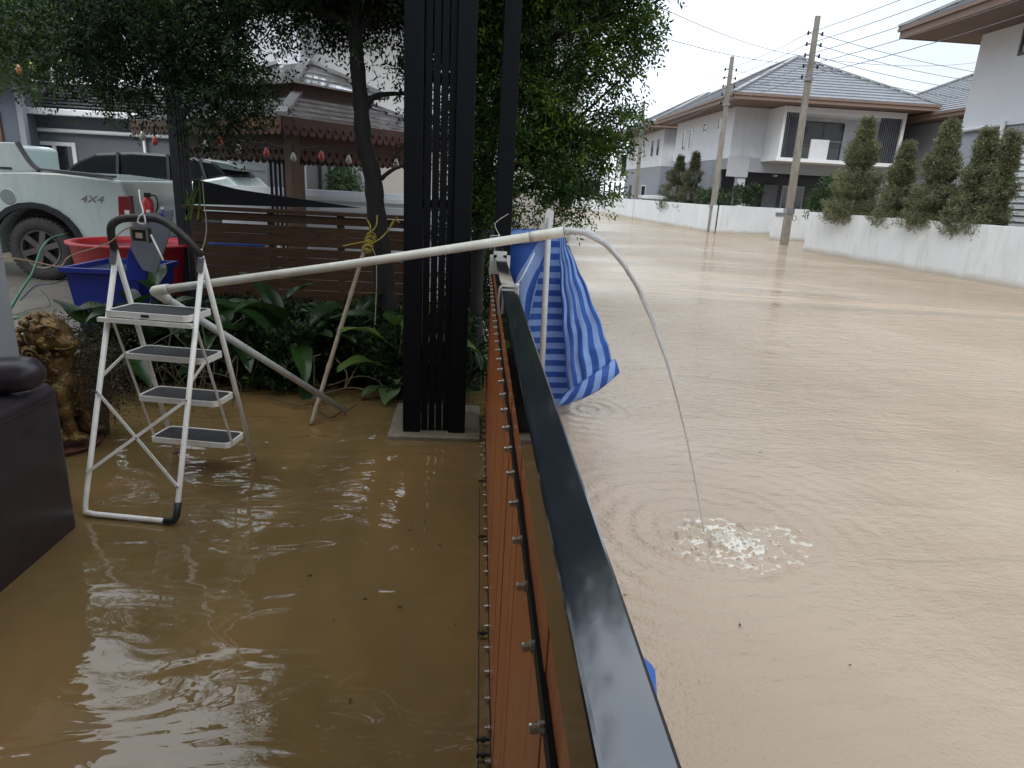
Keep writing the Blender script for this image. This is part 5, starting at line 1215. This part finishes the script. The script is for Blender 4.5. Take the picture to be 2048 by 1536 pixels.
for k in range(5):
    far = A3[k]+Vector((-.4,32,-.2)); near = A1[k]+Vector((.75,-17,.25))
    pts = sag(near, A1[k])[:-1]+sag(A1[k], A2[k], .12)[:-1]+sag(A2[k], A3[k], .2)[:-1]+sag(A3[k], far, .3)
    o = MB().tube(pts, .011, 5).build('power_line', W['wire'], None, loc=A1[k]); tag(o, '%s of the five power lines strung along the street poles' % ordn[k], 'power line', 'power lines along the street')
tg = [(1990,155),(1980,175),(1950,192),(1930,205)]
for k in range(4):
    a_ = A1[k]+Vector((.28+.1,0,0)); b_ = aty(1975-18*k, 148+16*k, 31.0)
    o = MB().tube(sag(a_, b_, .12), .011, 5).build('service_line', W['wire'], None, loc=a_); tag(o, '%s of the four service wires from the nearest pole to the rear right house' % ordn[k], 'power line', 'service wires to the rear right house')
for k in range(3):
    a_ = A2[k]+Vector((.4,0,0)); b_ = aty(1590-30*k, 160+10*k, 36.5)
    o = MB().tube(sag(a_, b_, .05), .010, 5).build('service_line', W['wire'], None, loc=a_); tag(o, '%s of the three short wires from the second pole to the corner house roof' % ordn[k], 'power line', 'service wires to the corner house')
for k, (p_, q2, lb) in enumerate((((1260,-15),(1612,112),'upper thin wire crossing the sky from the tree crown to the nearest pole'),((1270,58),(1640,128),'lower thin wire crossing the sky from the tree crown to the nearest pole'))):
    a_ = aty(*p_, 14); b_ = aty(*q2, 27.1)
    o = MB().tube(sag(a_, b_, .2), .008, 5).build('cross_street_line', W['wire'], None, loc=a_); tag(o, lb, 'power line')
o = MB().tube(sag(aty(1640,118,27.3), aty(1985,120,45), .3), .010, 5).build('telephone_line', W['wire'], None, loc=(14,27,7)); tag(o, 'thin nearly level wire running right from the nearest pole behind the others', 'cable')

# ------------------------------------------------------------------ left background : neighbour's house
Yh = 16.0
root = thing('grey_neighbour_house', 'single storey dark grey house with white gutter and windows behind the parked cars', 'house', (-7,Yh,0))
xL = aty(55,300,Yh).x; xM = aty(532,300,Yh).x; zg = aty(200,232,Yh).z
MB().box((xL-3,Yh,0),(xM,Yh+5,zg-.02)).build('wall', W['dgrey'], root)
gz = zg
MB().box((xL-3,Yh-.42,gz-.06),(xM+.2,Yh-.26,gz+.07)).build('gutter', W['frame_w'], root, bev=.02)
mb = MB()
for i in range(9):
    y_ = Yh-.3+i*.22; z_ = gz+.05+i*.085
    mb.box((xL-3.2,y_,z_),(xM+.3,y_+.26,z_+.035))
mb.build('roof', mat('dark_tile', (.12,.12,.13), .5,.2,4), root)
MB().box((xL-3.2,Yh+1.6,gz+.78),(xM+.3,Yh+1.8,gz+.90)).build('ridge_flashing', W['frame_w'], root)
MB().box((xL-3.1,Yh+1.81,gz-.1),(xM+.1,Yh+5,gz+.80)).build('upper_wall', W['dgrey'], root)
pz = aty(200,266,Yh).z
MB().tube([(xL-2,Yh-.08,pz),(xM,Yh-.08,pz)], .045, 10).build('waste_pipe', W['frame_w'], root, True)
qx = aty(293,300,Yh).x; MB().tube([(qx,Yh-.08,pz),(qx,Yh-.08,.2)], .03, 8).build('waste_pipe', W['frame_w'], root, True)
wl = aty(66,290,Yh); wr = aty(152,290,Yh); window(root, 'y', wl.x, wr.x, .9, aty(100,283,Yh).z, Yh, .08, 1)
wl = aty(368,290,Yh); wr = aty(462,290,Yh); window(root, 'y', wl.x, wr.x, .9, aty(400,298,Yh).z, Yh, .08, 1)
# protruding grey block on the far left
root = thing('left_grey_block', 'blue grey wall block with a brown door at the far left edge', 'building', (-10,13,0))
xe = aty(46,300,15.3).x
MB().box((-16,15.3,0),(xe,15.9,3.4)).build('wall', mat('blue_grey_render', (.10,.115,.145), .8,.08,2), root)
MB().box((xe+.002,15.28,0),(xe+.12,15.4,3.4)).build('corner_strip', W['grey'], root)
MB().box((-16,14.6,3.41),(xe+.35,16,3.9)).build('roof', W['shade'], root)
dx = aty(9,300,15.26).x; MB().box((dx-1.0,15.25,0),(dx,15.29,2.7)).build('door', mat('door_brown', (.12,.055,.03), .5,.2,6), root)
# beige wing + upper storey
root = thing('two_storey_neighbour_house', 'two storey pale house whose white upper wall shows between the tree branches', 'house', (-3,20,0))
Yb = 19.0; xm = aty(532,300,Yb).x
MB().box((xm,Yb,0),(aty(667,300,Yb).x,Yb+4,3.4)).build('wall', mat('wing_grey_beige', (.24,.235,.225), .8,.05,2), root)
MB().box((aty(667,300,Yb).x,Yb+.8,0),(aty(708,300,Yb).x,Yb+4,3.4)).build('recess_wall', mat('recess_grey', (.16,.18,.21), .8,.05,2), root)
MB().box((aty(707,300,Yb).x,Yb-.3,0),(aty(737,300,Yb).x,Yb+.2,3.4)).build('column', mat('col_grey', (.36,.37,.40), .8,.05,2), root)
MB().box((aty(738,300,Yb).x,Yb,0),(2.5,Yb+4,3.4)).build('wall', mat('wing_beige', (.36,.33,.30), .8,.05,2), root)
wl = aty(578,320,Yb); wr = aty(612,320,Yb); window(root, 'y', wl.x, wr.x, .4, aty(590,312,Yb).z, Yb, .08, 1, glass=mat('green_glass', (.03,.07,.035), .1,.3,3))
for x_ in (aty(636,300,Yb).x, aty(655,300,Yb).x): MB().box((x_,Yb-.06,.3),(x_+.08,Yb-.01,2.5)).build('dark_strip', W['dark'], root)
Yu = 21.5; ux0 = aty(430,100,Yu).x; ux1 = aty(600,100,Yu).x; ux2 = aty(700,100,Yu).x
MB().box((ux0-2.5,Yu,3.3),(ux1,Yu+6,7.4)).build('upper_wall', W['white'], root)
MB().box((ux1+.01,Yu-.02+.8,3.3),(3.5,Yu+6,7.4)).build('upper_wall', mat('upper_grey', (.46,.46,.46), .8,.04,2), root)
wl = aty(462,60,Yu); wr = aty(500,60,Yu); window(root, 'y', wl.x, wr.x, wl.z, wl.z+1.4, Yu, .1)
roof(root, ux0-3.5, 4.5, Yu-1, Yu+8, 7.5, .4, .4)
tt_ = thing('house_shrub', 'green shrub against the recessed wall seen under the gazebo', 'shrub', aty(685,380,18.3))
crown('foliage', LF_shrub, tt_, [PB(680,362,18.3,.35),PB(697,345,18.3,.3),PB(690,380,18.3,.35)], 300, 9, .2, .08, .035, 33)
root = thing('white_garden_wall', 'low white wall with a ledge running behind the gazebo', 'wall', (-3,12.5,0))
y_ = 12.2; a_ = aty(440,380,y_); b_ = aty(830,390,y_)
MB().box((a_.x,y_,.1),(.1,y_+.2,aty(600,378,y_).z)).build('wall', W['white'], root)
MB().box((a_.x,y_-.10,aty(600,392,y_).z-.05),(.1,y_-.002,aty(600,392,y_).z+.02)).build('ledge', W['frame_w'], root)
q1 = aty(640,412,y_-2.4); MB().box((q1.x,y_-2.45,q1.z-.05),(-.3,y_-2.3,q1.z+.02)).build('lower_ledge', W['frame_w'], root)
def slatpost(px0, px1, pyb, pyt, Y, label, first, n):
    a_ = aty(px0,pyt,Y); b_ = aty(px1,pyt,Y); zb = .1; t = thing('slatted_post', label, 'post', ((a_.x+b_.x)/2,Y,0)); w_ = b_.x-a_.x
    x_ = a_.x
    if first: MB().box((x_,Y,zb),(x_+w_*.45,Y+.12,3.0)).build('post', W['dark'], t, bev=.004); x_ += w_*.55; w_ *= .45
    for i in range(n): MB().box((x_+w_*i/n,Y,zb),(x_+w_*(i+.5)/n,Y+.04,2.75)).build('slat', W['dark'], t)
    MB().box((x_,Y+.041,.5),(x_+w_,Y+.06,.56)).build('cross_bar', W['dark'], t)
slatpost(336,376,430,270,7.6,'dark post with three thin slats in front of the parked cars', True, 3)
slatpost(536,572,390,280,10.9,'four dark upright slats standing before the white garden wall', False, 4)

# ------------------------------------------------------------------ gazebo
cN = aty(562,224,8.0); zE = cN.z
cN.z = 0; cL = aty(257,214,10.3); cL.z = 0
u = (cL-cN); W_ = u.length; u.normalize(); v = Vector((-u.y,u.x,0)); v = v if v.y > 0 else -v
D_ = 2.9; cen = cN+u*W_/2+v*D_/2
root = thing('garden_gazebo', 'wooden gazebo with a two tier wet tiled roof and scalloped eaves', 'gazebo', (cen.x,cen.y,.1))
def G(a, b, z): return cN+u*a+v*b+Vector((0,0,z))
def tier(x0, x1, y0, y1, z0, pitch, nrow, stop, lip=.035):
    mb = MB(); caps = MB(); half = min(x1-x0,y1-y0)/2; st = half*stop/nrow
    R4 = lambda s, z: [G(x0+s,y0+s,z),G(x1-s,y0+s,z),G(x1-s,y1-s,z),G(x0+s,y1-s,z)]
    for i in range(nrow):
        o_ = R4(i*st, z0+i*st*pitch+lip); n_ = R4((i+1)*st, z0+(i+1)*st*pitch); lo = R4(i*st+.008, z0+i*st*pitch-.004)
        mb.add(o_+n_, [(k,(k+1)%4,4+(k+1)%4,4+k) for k in range(4)]); mb.add(lo+o_, [(k,(k+1)%4,4+(k+1)%4,4+k) for k in range(4)])
    A4 = R4(0,z0+lip); B4 = R4(st*nrow, z0+st*nrow*pitch+lip)
    for k in range(4): caps.bar(A4[k]+Vector((0,0,.015)), B4[k]+Vector((0,0,.02)), .12, .04)
    r_ = mb.build('roof', W['wettile'], root); caps.build('hip_cap', mat('wet_cap', (.42,.42,.43), .2,.2,5, coat=.7), r_); return z0+st*nrow*pitch
zE_ = zE-.04
zt2 = tier(0, W_, 0, D_, zE_, .42, 5, .58, .014)
s2 = D_/2*.58
MB().add([G(s2,s2,zt2-.05),G(W_-s2,s2,zt2-.05),G(W_-s2,D_-s2,zt2-.05),G(s2,D_-s2,zt2-.05),G(s2,s2,zt2+.16),G(W_-s2,s2,zt2+.16),G(W_-s2,D_-s2,zt2+.16),G(s2,D_-s2,zt2+.16)],[(k,(k+1)%4,4+(k+1)%4,4+k) for k in range(4)]).build('lantern_wall', W['redwood'], root)
s3 = s2-.18; tier(s3, W_-s3, s3, D_-s3, zt2+.12, .50, 4, 1.0, .016)
MB().add([G(.02,.02,zE_-.01),G(W_-.02,.02,zE_-.01),G(W_-.02,D_-.02,zE_-.01),G(.02,D_-.02,zE_-.01)],[(0,1,2,3)]).build('ceiling', W['redwood'], root)
def trimside(a, b, outn):
    n = max(4, int((b-a).length/.115)); mb = MB(); d = (b-a)/n
    mb.add([a,b,b+Vector((0,0,-.13)),a+Vector((0,0,-.13)),a+outn*.022,b+outn*.022,b+outn*.022+Vector((0,0,-.13)),a+outn*.022+Vector((0,0,-.13))],[(0,1,2,3),(4,7,6,5),(0,4,5,1),(1,5,6,2),(2,6,7,3),(3,7,4,0)])
    for i in range(n):
        c = a+d*(i+.5)+Vector((0,0,-.13))+outn*.003; r_ = d.length*.46; poly = [c+d.normalized()*math.cos(math.pi*k/8)*r_+Vector((0,0,-math.sin(math.pi*k/8)*r_*1.15)) for k in range(9)]
        mb.prism(poly, outn*.016)
        mb.ball(c+outn*.014+Vector((0,0,.035)), r_*.55, 6, (1,1,1))
    return mb
nL = -v; nR = -u
trimside(G(.01,.02,zE_), G(W_-.01,.02,zE_), nL).build('scalloped_trim', mat('orange_trim', (.07,.028,.014), .55,.4,12,col2=(.16,.075,.035)), root)
trimside(G(.02,.01,zE_), G(.02,D_-.01,zE_), nR).build('scalloped_trim', W['redwood'], root)
ins = .42
for a_, b_ in ((ins,ins),(W_-ins,ins),(ins,D_-ins),(W_-ins,D_-ins)):
    p = G(a_,b_,0); MB().bar(p+Vector((0,0,.1)), p+Vector((0,0,zE_-.02)), .13, .13, u).build('post', W['wood'], root)
for (a0_,b0_),(a1_,b1_) in (((ins,ins),(W_-ins,ins)),((ins,ins),(ins,D_-ins)),((W_-ins,ins),(W_-ins,D_-ins)),((ins,D_-ins),(W_-ins,D_-ins))):
    MB().bar(G(a0_,b0_,zE_-.20), G(a1_,b1_,zE_-.20), .06, .16).build('beam', W['redwood'], root)
    tr2_ = trimside(G(a0_,b0_,zE_-.26), G(a1_,b1_,zE_-.26), (nL if b0_ == b1_ else nR)); tr2_.build('inner_trim', W['redwood'], root)
MB().bar(G(ins,ins,.55), G(W_-ins,ins,.55), .3, .04).build('bench', W['wood'], root)
# string lights under the eaves
def bulb(p, m, parent, s=1):
    MB().tube([p+Vector((0,0,.06)),p+Vector((0,0,-.01))], .011*s, 8).build('bulb_holder', W['blackmat'], parent)
    MB().lathe(p, [(.010*s,-.01),(.017*s,-.025),(.033*s,-.06),(.030*s,-.085),(.014*s,-.105),(0,-.11)], 12).build('bulb', m, parent, True)
t = thing('string_lights', 'string of clear and coloured bulbs hanging below the gazebo eaves', 'string lights', aty(475,290,7.9))
bl_ = [(283,262,'bulb'),(308,272,'bulbr'),(410,280,'bulb'),(439,272,'bulbr'),(476,288,'bulb'),(532,295,'bulbr'),(586,305,'bulb'),(642,302,'bulbr'),(697,310,'bulb'),(792,318,'bulb')]
ps = [aty(a_,b_-8,7.75) for a_,b_,_ in bl_]
MB().tube(smoothpath(ps,5), .005, 6).build('cable', W['cable'], t)
for p, (_,_,m_) in zip(ps, bl_): bulb(p-Vector((0,0,.03)), W[m_], t)
t = thing('string_lights', 'string of dark and coloured bulbs in front of the grey roof at the upper left', 'string lights', aty(100,150,9))
b2_ = [(35,128,'bulbo'),(61,120,'bulby'),(102,134,'bulb'),(88,180,'blackmat'),(127,187,'blackmat'),(167,192,'blackmat'),(207,196,'blackmat')]
ps = [aty(a_,b_-8,7.9) for a_,b_,_ in b2_[:3]]+[aty(215,140,7.9)]
MB().tube(smoothpath([aty(0,130,7.9)]+ps,5), .005, 6).build('cable', W['cable'], t)
ps2 = [aty(a_,b_-14,7.9) for a_,b_,_ in b2_[3:]]; MB().tube(smoothpath([aty(52,150,7.9)]+ps2+[aty(270,190,7.9)],5), .004, 6).build('cable', W['cable'], t)
for p, (_,_,m_) in zip(ps[:3]+ps2, b2_): bulb(p-Vector((0,0,.03)), W[m_], t)
t = thing('wall_switch_box', 'beige switch box on the gazebo post right of the tree trunk', 'switch box', aty(846,408,6.6))
q_ = aty(846,408,6.6); MB().box(q_-Vector((.03,.02,.07)), q_+Vector((.03,.02,.06))).build('casing', W['cordy'], t, bev=.006)
MB().tube([q_+Vector((-.02,0,.06)), q_+Vector((-.03,0,.9))], .005, 6).build('lead', W['tie'], t)

# ------------------------------------------------------------------ vehicles
def wheel(root, c, r, w_, parent_name='wheel'):
    c = Vector(c); ax = (0,-1,0)
    wh = MB().lathe(c, [(0,-w_/2),(r*.62,-w_/2),(r*.9,-w_/2),(r*.985,-w_/2+.03),(r,0),(r*.985,w_/2-.03),(r*.93,w_/2),(r*.66,w_/2+.005),(r*.62,w_/2-.02)], 40, ax).build(parent_name, W['tyre'], root, True)
    mb = MB(); mb.lathe(c, [(r*.64,w_/2-.03),(r*.62,w_/2+.002),(r*.56,w_/2-.01),(r*.54,w_/2-.07)], 40, ax)
    for k in range(6):
        a_ = 2*math.pi*k/6+.3; d = Vector((math.cos(a_),0,math.sin(a_)))
        mb.bar(c+Vector((0,-w_/2+.03,0))+d*r*.10, c+Vector((0,-w_/2+.02,0))+d*r*.58, .075, .03, (0,1,0))
    mb.lathe(c, [(r*.16,w_/2-.05),(r*.15,w_/2-.012),(0,w_/2-.01)], 16, ax); mb.build('rim', W['rim'], wh)
    MB().lathe(c, [(0,w_/2-.09),(r*.56,w_/2-.085)], 30, ax).build('brake_disc', W['dark'], wh)
    mb = MB()
    for k in range(44):
        a_ = 2*math.pi*k/44; d = Vector((math.cos(a_),0,math.sin(a_))); mb.bar(c+d*r*.985+Vector((0,-w_*.42,0)), c+d*r*.985+Vector((0,w_*.42,0)), .03, .022, d)
    mb.build('tread', W['tyre'], wh); return wh
def side_body(root, name, prof, y0, y1, m, wells, bev=.03, zg=.16, inset=0):
    """side profile (x,z) with round wheel wells cut out"""
    pts = []
    for p in prof: pts.append(p)
    mb = MB(); mb.prism([(x,y0,z) for x,z in pts], (0,y1-y0,0)); o = mb.build(name, m, root, bev=bev); return o
# pickup : heading left; rear at px ~262
Yp = 9.45; zg = .16; xr_ = aty(262,430,Yp).x
root = thing('mint_pickup_truck', 'pale mint pickup truck with its rear wheel and tailgate end beside the red tub', 'pickup truck', (xr_-2.5,Yp+.95,zg))
wc = aty(76,484,Yp); wr_ = .42; wcx = wc.x; wcz = zg+wr_
def X(px, py): return aty(px, py, Yp).x
def Z(px, py): return aty(px, py, Yp).z
arch = [(wcx+math.cos(a_)*.56, wcz+math.sin(a_)*.55) for a_ in [math.radians(x) for x in range(0,181,15)]]
bed_top = Z(215,357)
body = [(xr_-.02,zg+.55),(xr_,Z(262,440)),(xr_-.03,Z(258,395)),(X(243,365),Z(243,362)),(X(215,352),bed_top),(X(120,345),Z(120,345)-.0),(X(60,342),Z(60,342)),
        (X(-45,342),Z(-45,342)),(X(-52,300),Z(-52,286)),(X(-75,282),Z(-75,279)),(xr_-3.2,zg+1.78),(xr_-3.75,zg+1.15),(xr_-4.9,zg+1.02),(xr_-5.2,zg+.8),(xr_-5.2,zg+.35),(xr_-4.75,zg+.33)]
fx = xr_-4.25
arch2 = [(fx+math.cos(a_)*.5, wcz+math.sin(a_)*.5) for a_ in [math.radians(x) for x in range(180,-1,-15)]]
body += [(fx-.5,zg+.33)]+arch2+[(fx+.5,zg+.33),(wcx-.56,zg+.33)]+[(wcx+math.cos(a_)*.56, wcz+math.sin(a_)*.55) for a_ in [math.radians(x) for x in range(180,-1,-15)]]+[(wcx+.56,zg+.42)]
side_body(root, 'body', body, Yp, Yp+1.85, W['paint'], None, .035)
mb = MB()
for i in range(len(arch)-1):
    a1, a2 = arch[i], arch[i+1]; c0 = (wcx,wcz); o1 = (c0[0]+(a1[0]-c0[0])*1.13, c0[1]+(a1[1]-c0[1])*1.13); o2 = (c0[0]+(a2[0]-c0[0])*1.13, c0[1]+(a2[1]-c0[1])*1.13)
    mb.prism([(a1[0],Yp-.045,a1[1]),(o1[0],Yp-.045,o1[1]),(o2[0],Yp-.045,o2[1]),(a2[0],Yp-.045,a2[1])], (0,.07,0))
mb.build('wheel_arch_trim', W['blackmat'], root)
MB().box((wcx-.5,Yp+.3,zg+.3),(wcx+.5,Yp+1.5,zg+1.0)).build('wheel_well', W['dark'], root)
for x_ in (wcx, fx):
    wheel(root, (x_,Yp+.16,wcz), wr_, .26)
wheel(root, (wcx,Yp+1.70,wcz), wr_, .26)
MB().prism([(X(236,392),Yp-.012,Z(236,392)),(xr_+.004,Yp-.012,Z(262,392)),(xr_+.006,Yp-.012,Z(262,438)),(X(238,438),Yp-.012,Z(238,438))], (0,.12,0)).build('tail_light', W['tail'], root, bev=.01)
MB().box((X(250,420),Yp-.018,Z(250,428)),(xr_-.01,Yp-.012,Z(250,420))).build('tail_light_lens', W['frame_w'], root)
mb = MB(); a_, b_ = (X(74,342),Z(74,342)+.01), (X(222,355),bed_top+.01); mb.prism([(a_[0],Yp-.006,a_[1]),(b_[0],Yp-.006,b_[1]),(b_[0],Yp-.006,b_[1]+.03),(a_[0],Yp-.006,a_[1]+.03)], (0,.16,0)); mb.build('bed_rail', mat('grey_plastic', (.10,.11,.12), .5,.1,6), root)
MB().prism([(X(-60,282),Yp+.004,Z(-60,282)),(X(28,283),Yp+.004,Z(28,285)),(X(60,326),Yp+.004,Z(60,328)),(X(74,342),Yp+.004,Z(74,343)),(X(-60,345),Yp+.004,Z(-60,346))], (0,.09,0)).build('sail_panel', W['paint'], root, bev=.01)
mb = MB(); mb.tube(smoothpath([(X(32,283),Yp+.02,Z(32,283)),(X(45,305),Yp+.02,Z(45,305)),(X(62,328),Yp+.02,Z(62,328)),(X(78,341),Yp+.02,Z(78,341))],5), .032, 8); mb.build('sport_bar', mat('grey_plastic', (.1,.11,.12)), root, True)
MB().box((X(-160,300),Yp-.004,Z(-10,330)),(X(-70,300),Yp+.002,Z(-10,296))).build('side_window', W['glass'], root)
MB().box((X(0,336),Yp-.006,Z(0,338)),(X(24,340),Yp-.003,Z(12,334))).build('side_badge', W['dark'], root)
MB().box((xr_-.06,Yp+.1,zg+.42),(xr_+.10,Yp+1.75,zg+.60)).build('rear_bumper', mat('grey_plastic', (.1,.11,.12)), root, bev=.03)
# "4X4" decal
cu = bpy.data.curves.new('decal', 'FONT'); cu.body = '4X4'; cu.size = .16; cu.extrude = .0015; cu.shear = .3; tmp = bpy.data.objects.new('tmp', cu); COL.objects.link(tmp)
bpy.context.view_layer.update(); dg = bpy.context.evaluated_depsgraph_get(); me = bpy.data.meshes.new_from_object(tmp.evaluated_get(dg)); bpy.data.objects.remove(tmp)
o = link('decal', me, root, mat('decal_grey', (.20,.15,.14), .5,.1,9)); s_ = (X(209,396)-X(160,396))/max(v_.co.x for v_ in me.vertices)
o.location = Vector((X(160,402),Yp-.0035,Z(160,404)))-ORI[root]; o.rotation_euler = (math.pi/2,0,0); o.scale = (s_,s_*.75,1)
# SUV behind
Ys = 12.3; sx = lambda px,py: aty(px,py,Ys).x; sz = lambda px,py: aty(px,py,Ys).z
root = thing('mint_estate_car', 'pale green estate car with dark windows and rear spoiler parked behind the pickup', 'car', (sx(330,400),Ys+.9,zg))
xr2 = sx(498,380)
wx2 = sx(425,440); wz2 = zg+.38
prof = [(xr2,zg+.4),(xr2+.02,sz(490,400)),(sx(470,372),sz(470,368)),(sx(452,350),sz(452,352)),(sx(390,362),sz(390,362)),(sx(250,362),sz(250,362)),(sx(110,348),sz(110,348)),(sx(40,372),sz(40,374)),(sx(-20,390),sz(-20,395)),(sx(-40,400),zg+.35)]
prof += [(wx2-.45,zg+.32)]+[(wx2+math.cos(math.radians(x))*.45, wz2+math.sin(math.radians(x))*.45) for x in range(180,-1,-20)]+[(wx2+.45,zg+.32)]
side_body(root, 'body', prof, Ys, Ys+1.85, W['paint'], None, .04)
cab = [(sx(112,345),sz(112,347)),(sx(150,318),sz(150,320)),(sx(185,306),sz(185,306)),(sx(260,303),sz(260,303)),(sx(345,308),sz(345,309)),(sx(420,322),sz(420,322)),(sx(452,350),sz(452,352)),(sx(390,362),sz(390,363))]
side_body(root, 'glasshouse', cab, Ys+.10, Ys+1.75, mat('tinted_glass', (.008,.009,.011), .25, .2, 2, spec=.25), None, .04)
for a_, b_ in (((230,304),(232,362)),((330,308),(336,362)),((395,316),(410,360))):
    MB().bar((sx(*a_),Ys+.09,sz(*a_)),(sx(*b_),Ys+.05,sz(*b_)), .05,.02,(0,1,0)).build('window_pillar', W['dark'], root)
MB().prism([(sx(400,317),Ys+.15,sz(400,317)),(sx(450,326),Ys+.15,sz(450,326)),(sx(476,337),Ys+.15,sz(476,336)),(sx(474,342),Ys+.15,sz(474,342)),(sx(425,336),Ys+.15,sz(425,336))], (0,1.5,0)).build('rear_spoiler', mat('grey_green_paint', (.10,.13,.13), .3,.1,4,coat=.5), root, bev=.01)
MB().tube(smoothpath([(sx(290,378),Ys-.01,sz(290,378)),(sx(296,374),Ys-.03,sz(296,375)),(sx(314,375),Ys-.03,sz(314,376)),(sx(319,379),Ys-.01,sz(319,380))],4), .014, 8).build('door_handle', W['dark'], root, True)
MB().prism([(sx(292,380),Ys-.004,sz(292,380)),(sx(314,380),Ys-.004,sz(314,381)),(sx(310,388),Ys-.004,sz(310,388)),(sx(298,387),Ys-.004,sz(298,387))], (0,.006,0)).build('handle_cup', W['dark'], root)
mb = MB(); 
for px_a in (255,338): mb.box((sx(px_a,380)-.006,Ys-.003,zg+.4),(sx(px_a,380)+.006,Ys+.002,sz(px_a,364)))
mb.build('door_gap', W['dark'], root)
MB().ball((sx(112,352),Ys-.12,sz(112,352)), .10, 12, (1.1,.7,.7)).build('wing_mirror', W['dark'], root, True)
wheel(root, (wx2,Ys+.14,wz2), .37, .22); wheel(root, (wx2-2.75,Ys+.14,wz2), .37, .22)
MB().prism([(sx(484,384),Ys-.01,sz(484,384)),(sx(493,386),Ys-.01,sz(493,386)),(sx(494,400),Ys-.01,sz(494,400)),(sx(484,400),Ys-.01,sz(484,400))], (0,.1,0)).build('tail_light', W['tail'], root, bev=.01)

# ------------------------------------------------------------------ floating debris
rr = random.Random(21)
spots = [(395,1302),(730,1197),(668,1240),(800,1213),(775,1037),(760,1000),(818,1060),(850,1042),(778,965),(700,1400),(620,1150),(905,915),(540,1010),(880,1090),(910,1250)]
for i, (x, y) in enumerate(spots):
    p = atz(x, y, .002); mb = MB(); s = rr.uniform(.004,.008); a_ = rr.uniform(0,6.28); d = Vector((math.cos(a_),math.sin(a_),0)); e_ = Vector((-d.y,d.x,0))
    mb.prism([p-d*s*1.6, p-d*s*.3+e_*s*.55, p+d*s*.9+e_*s*.35, p+d*s*1.8, p+d*s*.6-e_*s*.5, p-d*s*.7-e_*s*.5], (0,0,.0015))
    tag(mb.build('floating_leaf_scrap', W['debris'], None, loc=p), 'tiny dark leaf scrap floating on the brown yard water', 'leaf scrap', 'leaf scraps on the yard water')

for i, (x, y) in enumerate([(1915,942),(1520,905),(1250,1190),(1700,1330),(1480,1250),(1830,1180),(1380,760),(1640,700)][:5]):
    p = atz(x, y, .006); mb = MB(); s = rr.uniform(.003,.006)*(1+p.y*.10); a_ = rr.uniform(0,6.28); d = Vector((math.cos(a_),math.sin(a_),0)); e_ = Vector((-d.y,d.x,0))
    mb.prism([p-d*s*1.6, p-d*s*.3+e_*s*.55, p+d*s*.9+e_*s*.35, p+d*s*1.8, p+d*s*.6-e_*s*.5, p-d*s*.7-e_*s*.5], (0,0,.002))
    tag(mb.build('floating_leaf_scrap', W['debris'], None, loc=p), 'dark leaf scrap drifting on the open tan street water', 'leaf scrap', 'leaf scraps on the street water')
# cycles
SC.render.engine = 'CYCLES'
SC.cycles.max_bounces = 7; SC.cycles.transparent_max_bounces = 6; SC.cycles.diffuse_bounces = 3; SC.cycles.glossy_bounces = 4
SC.cycles.use_denoising = True
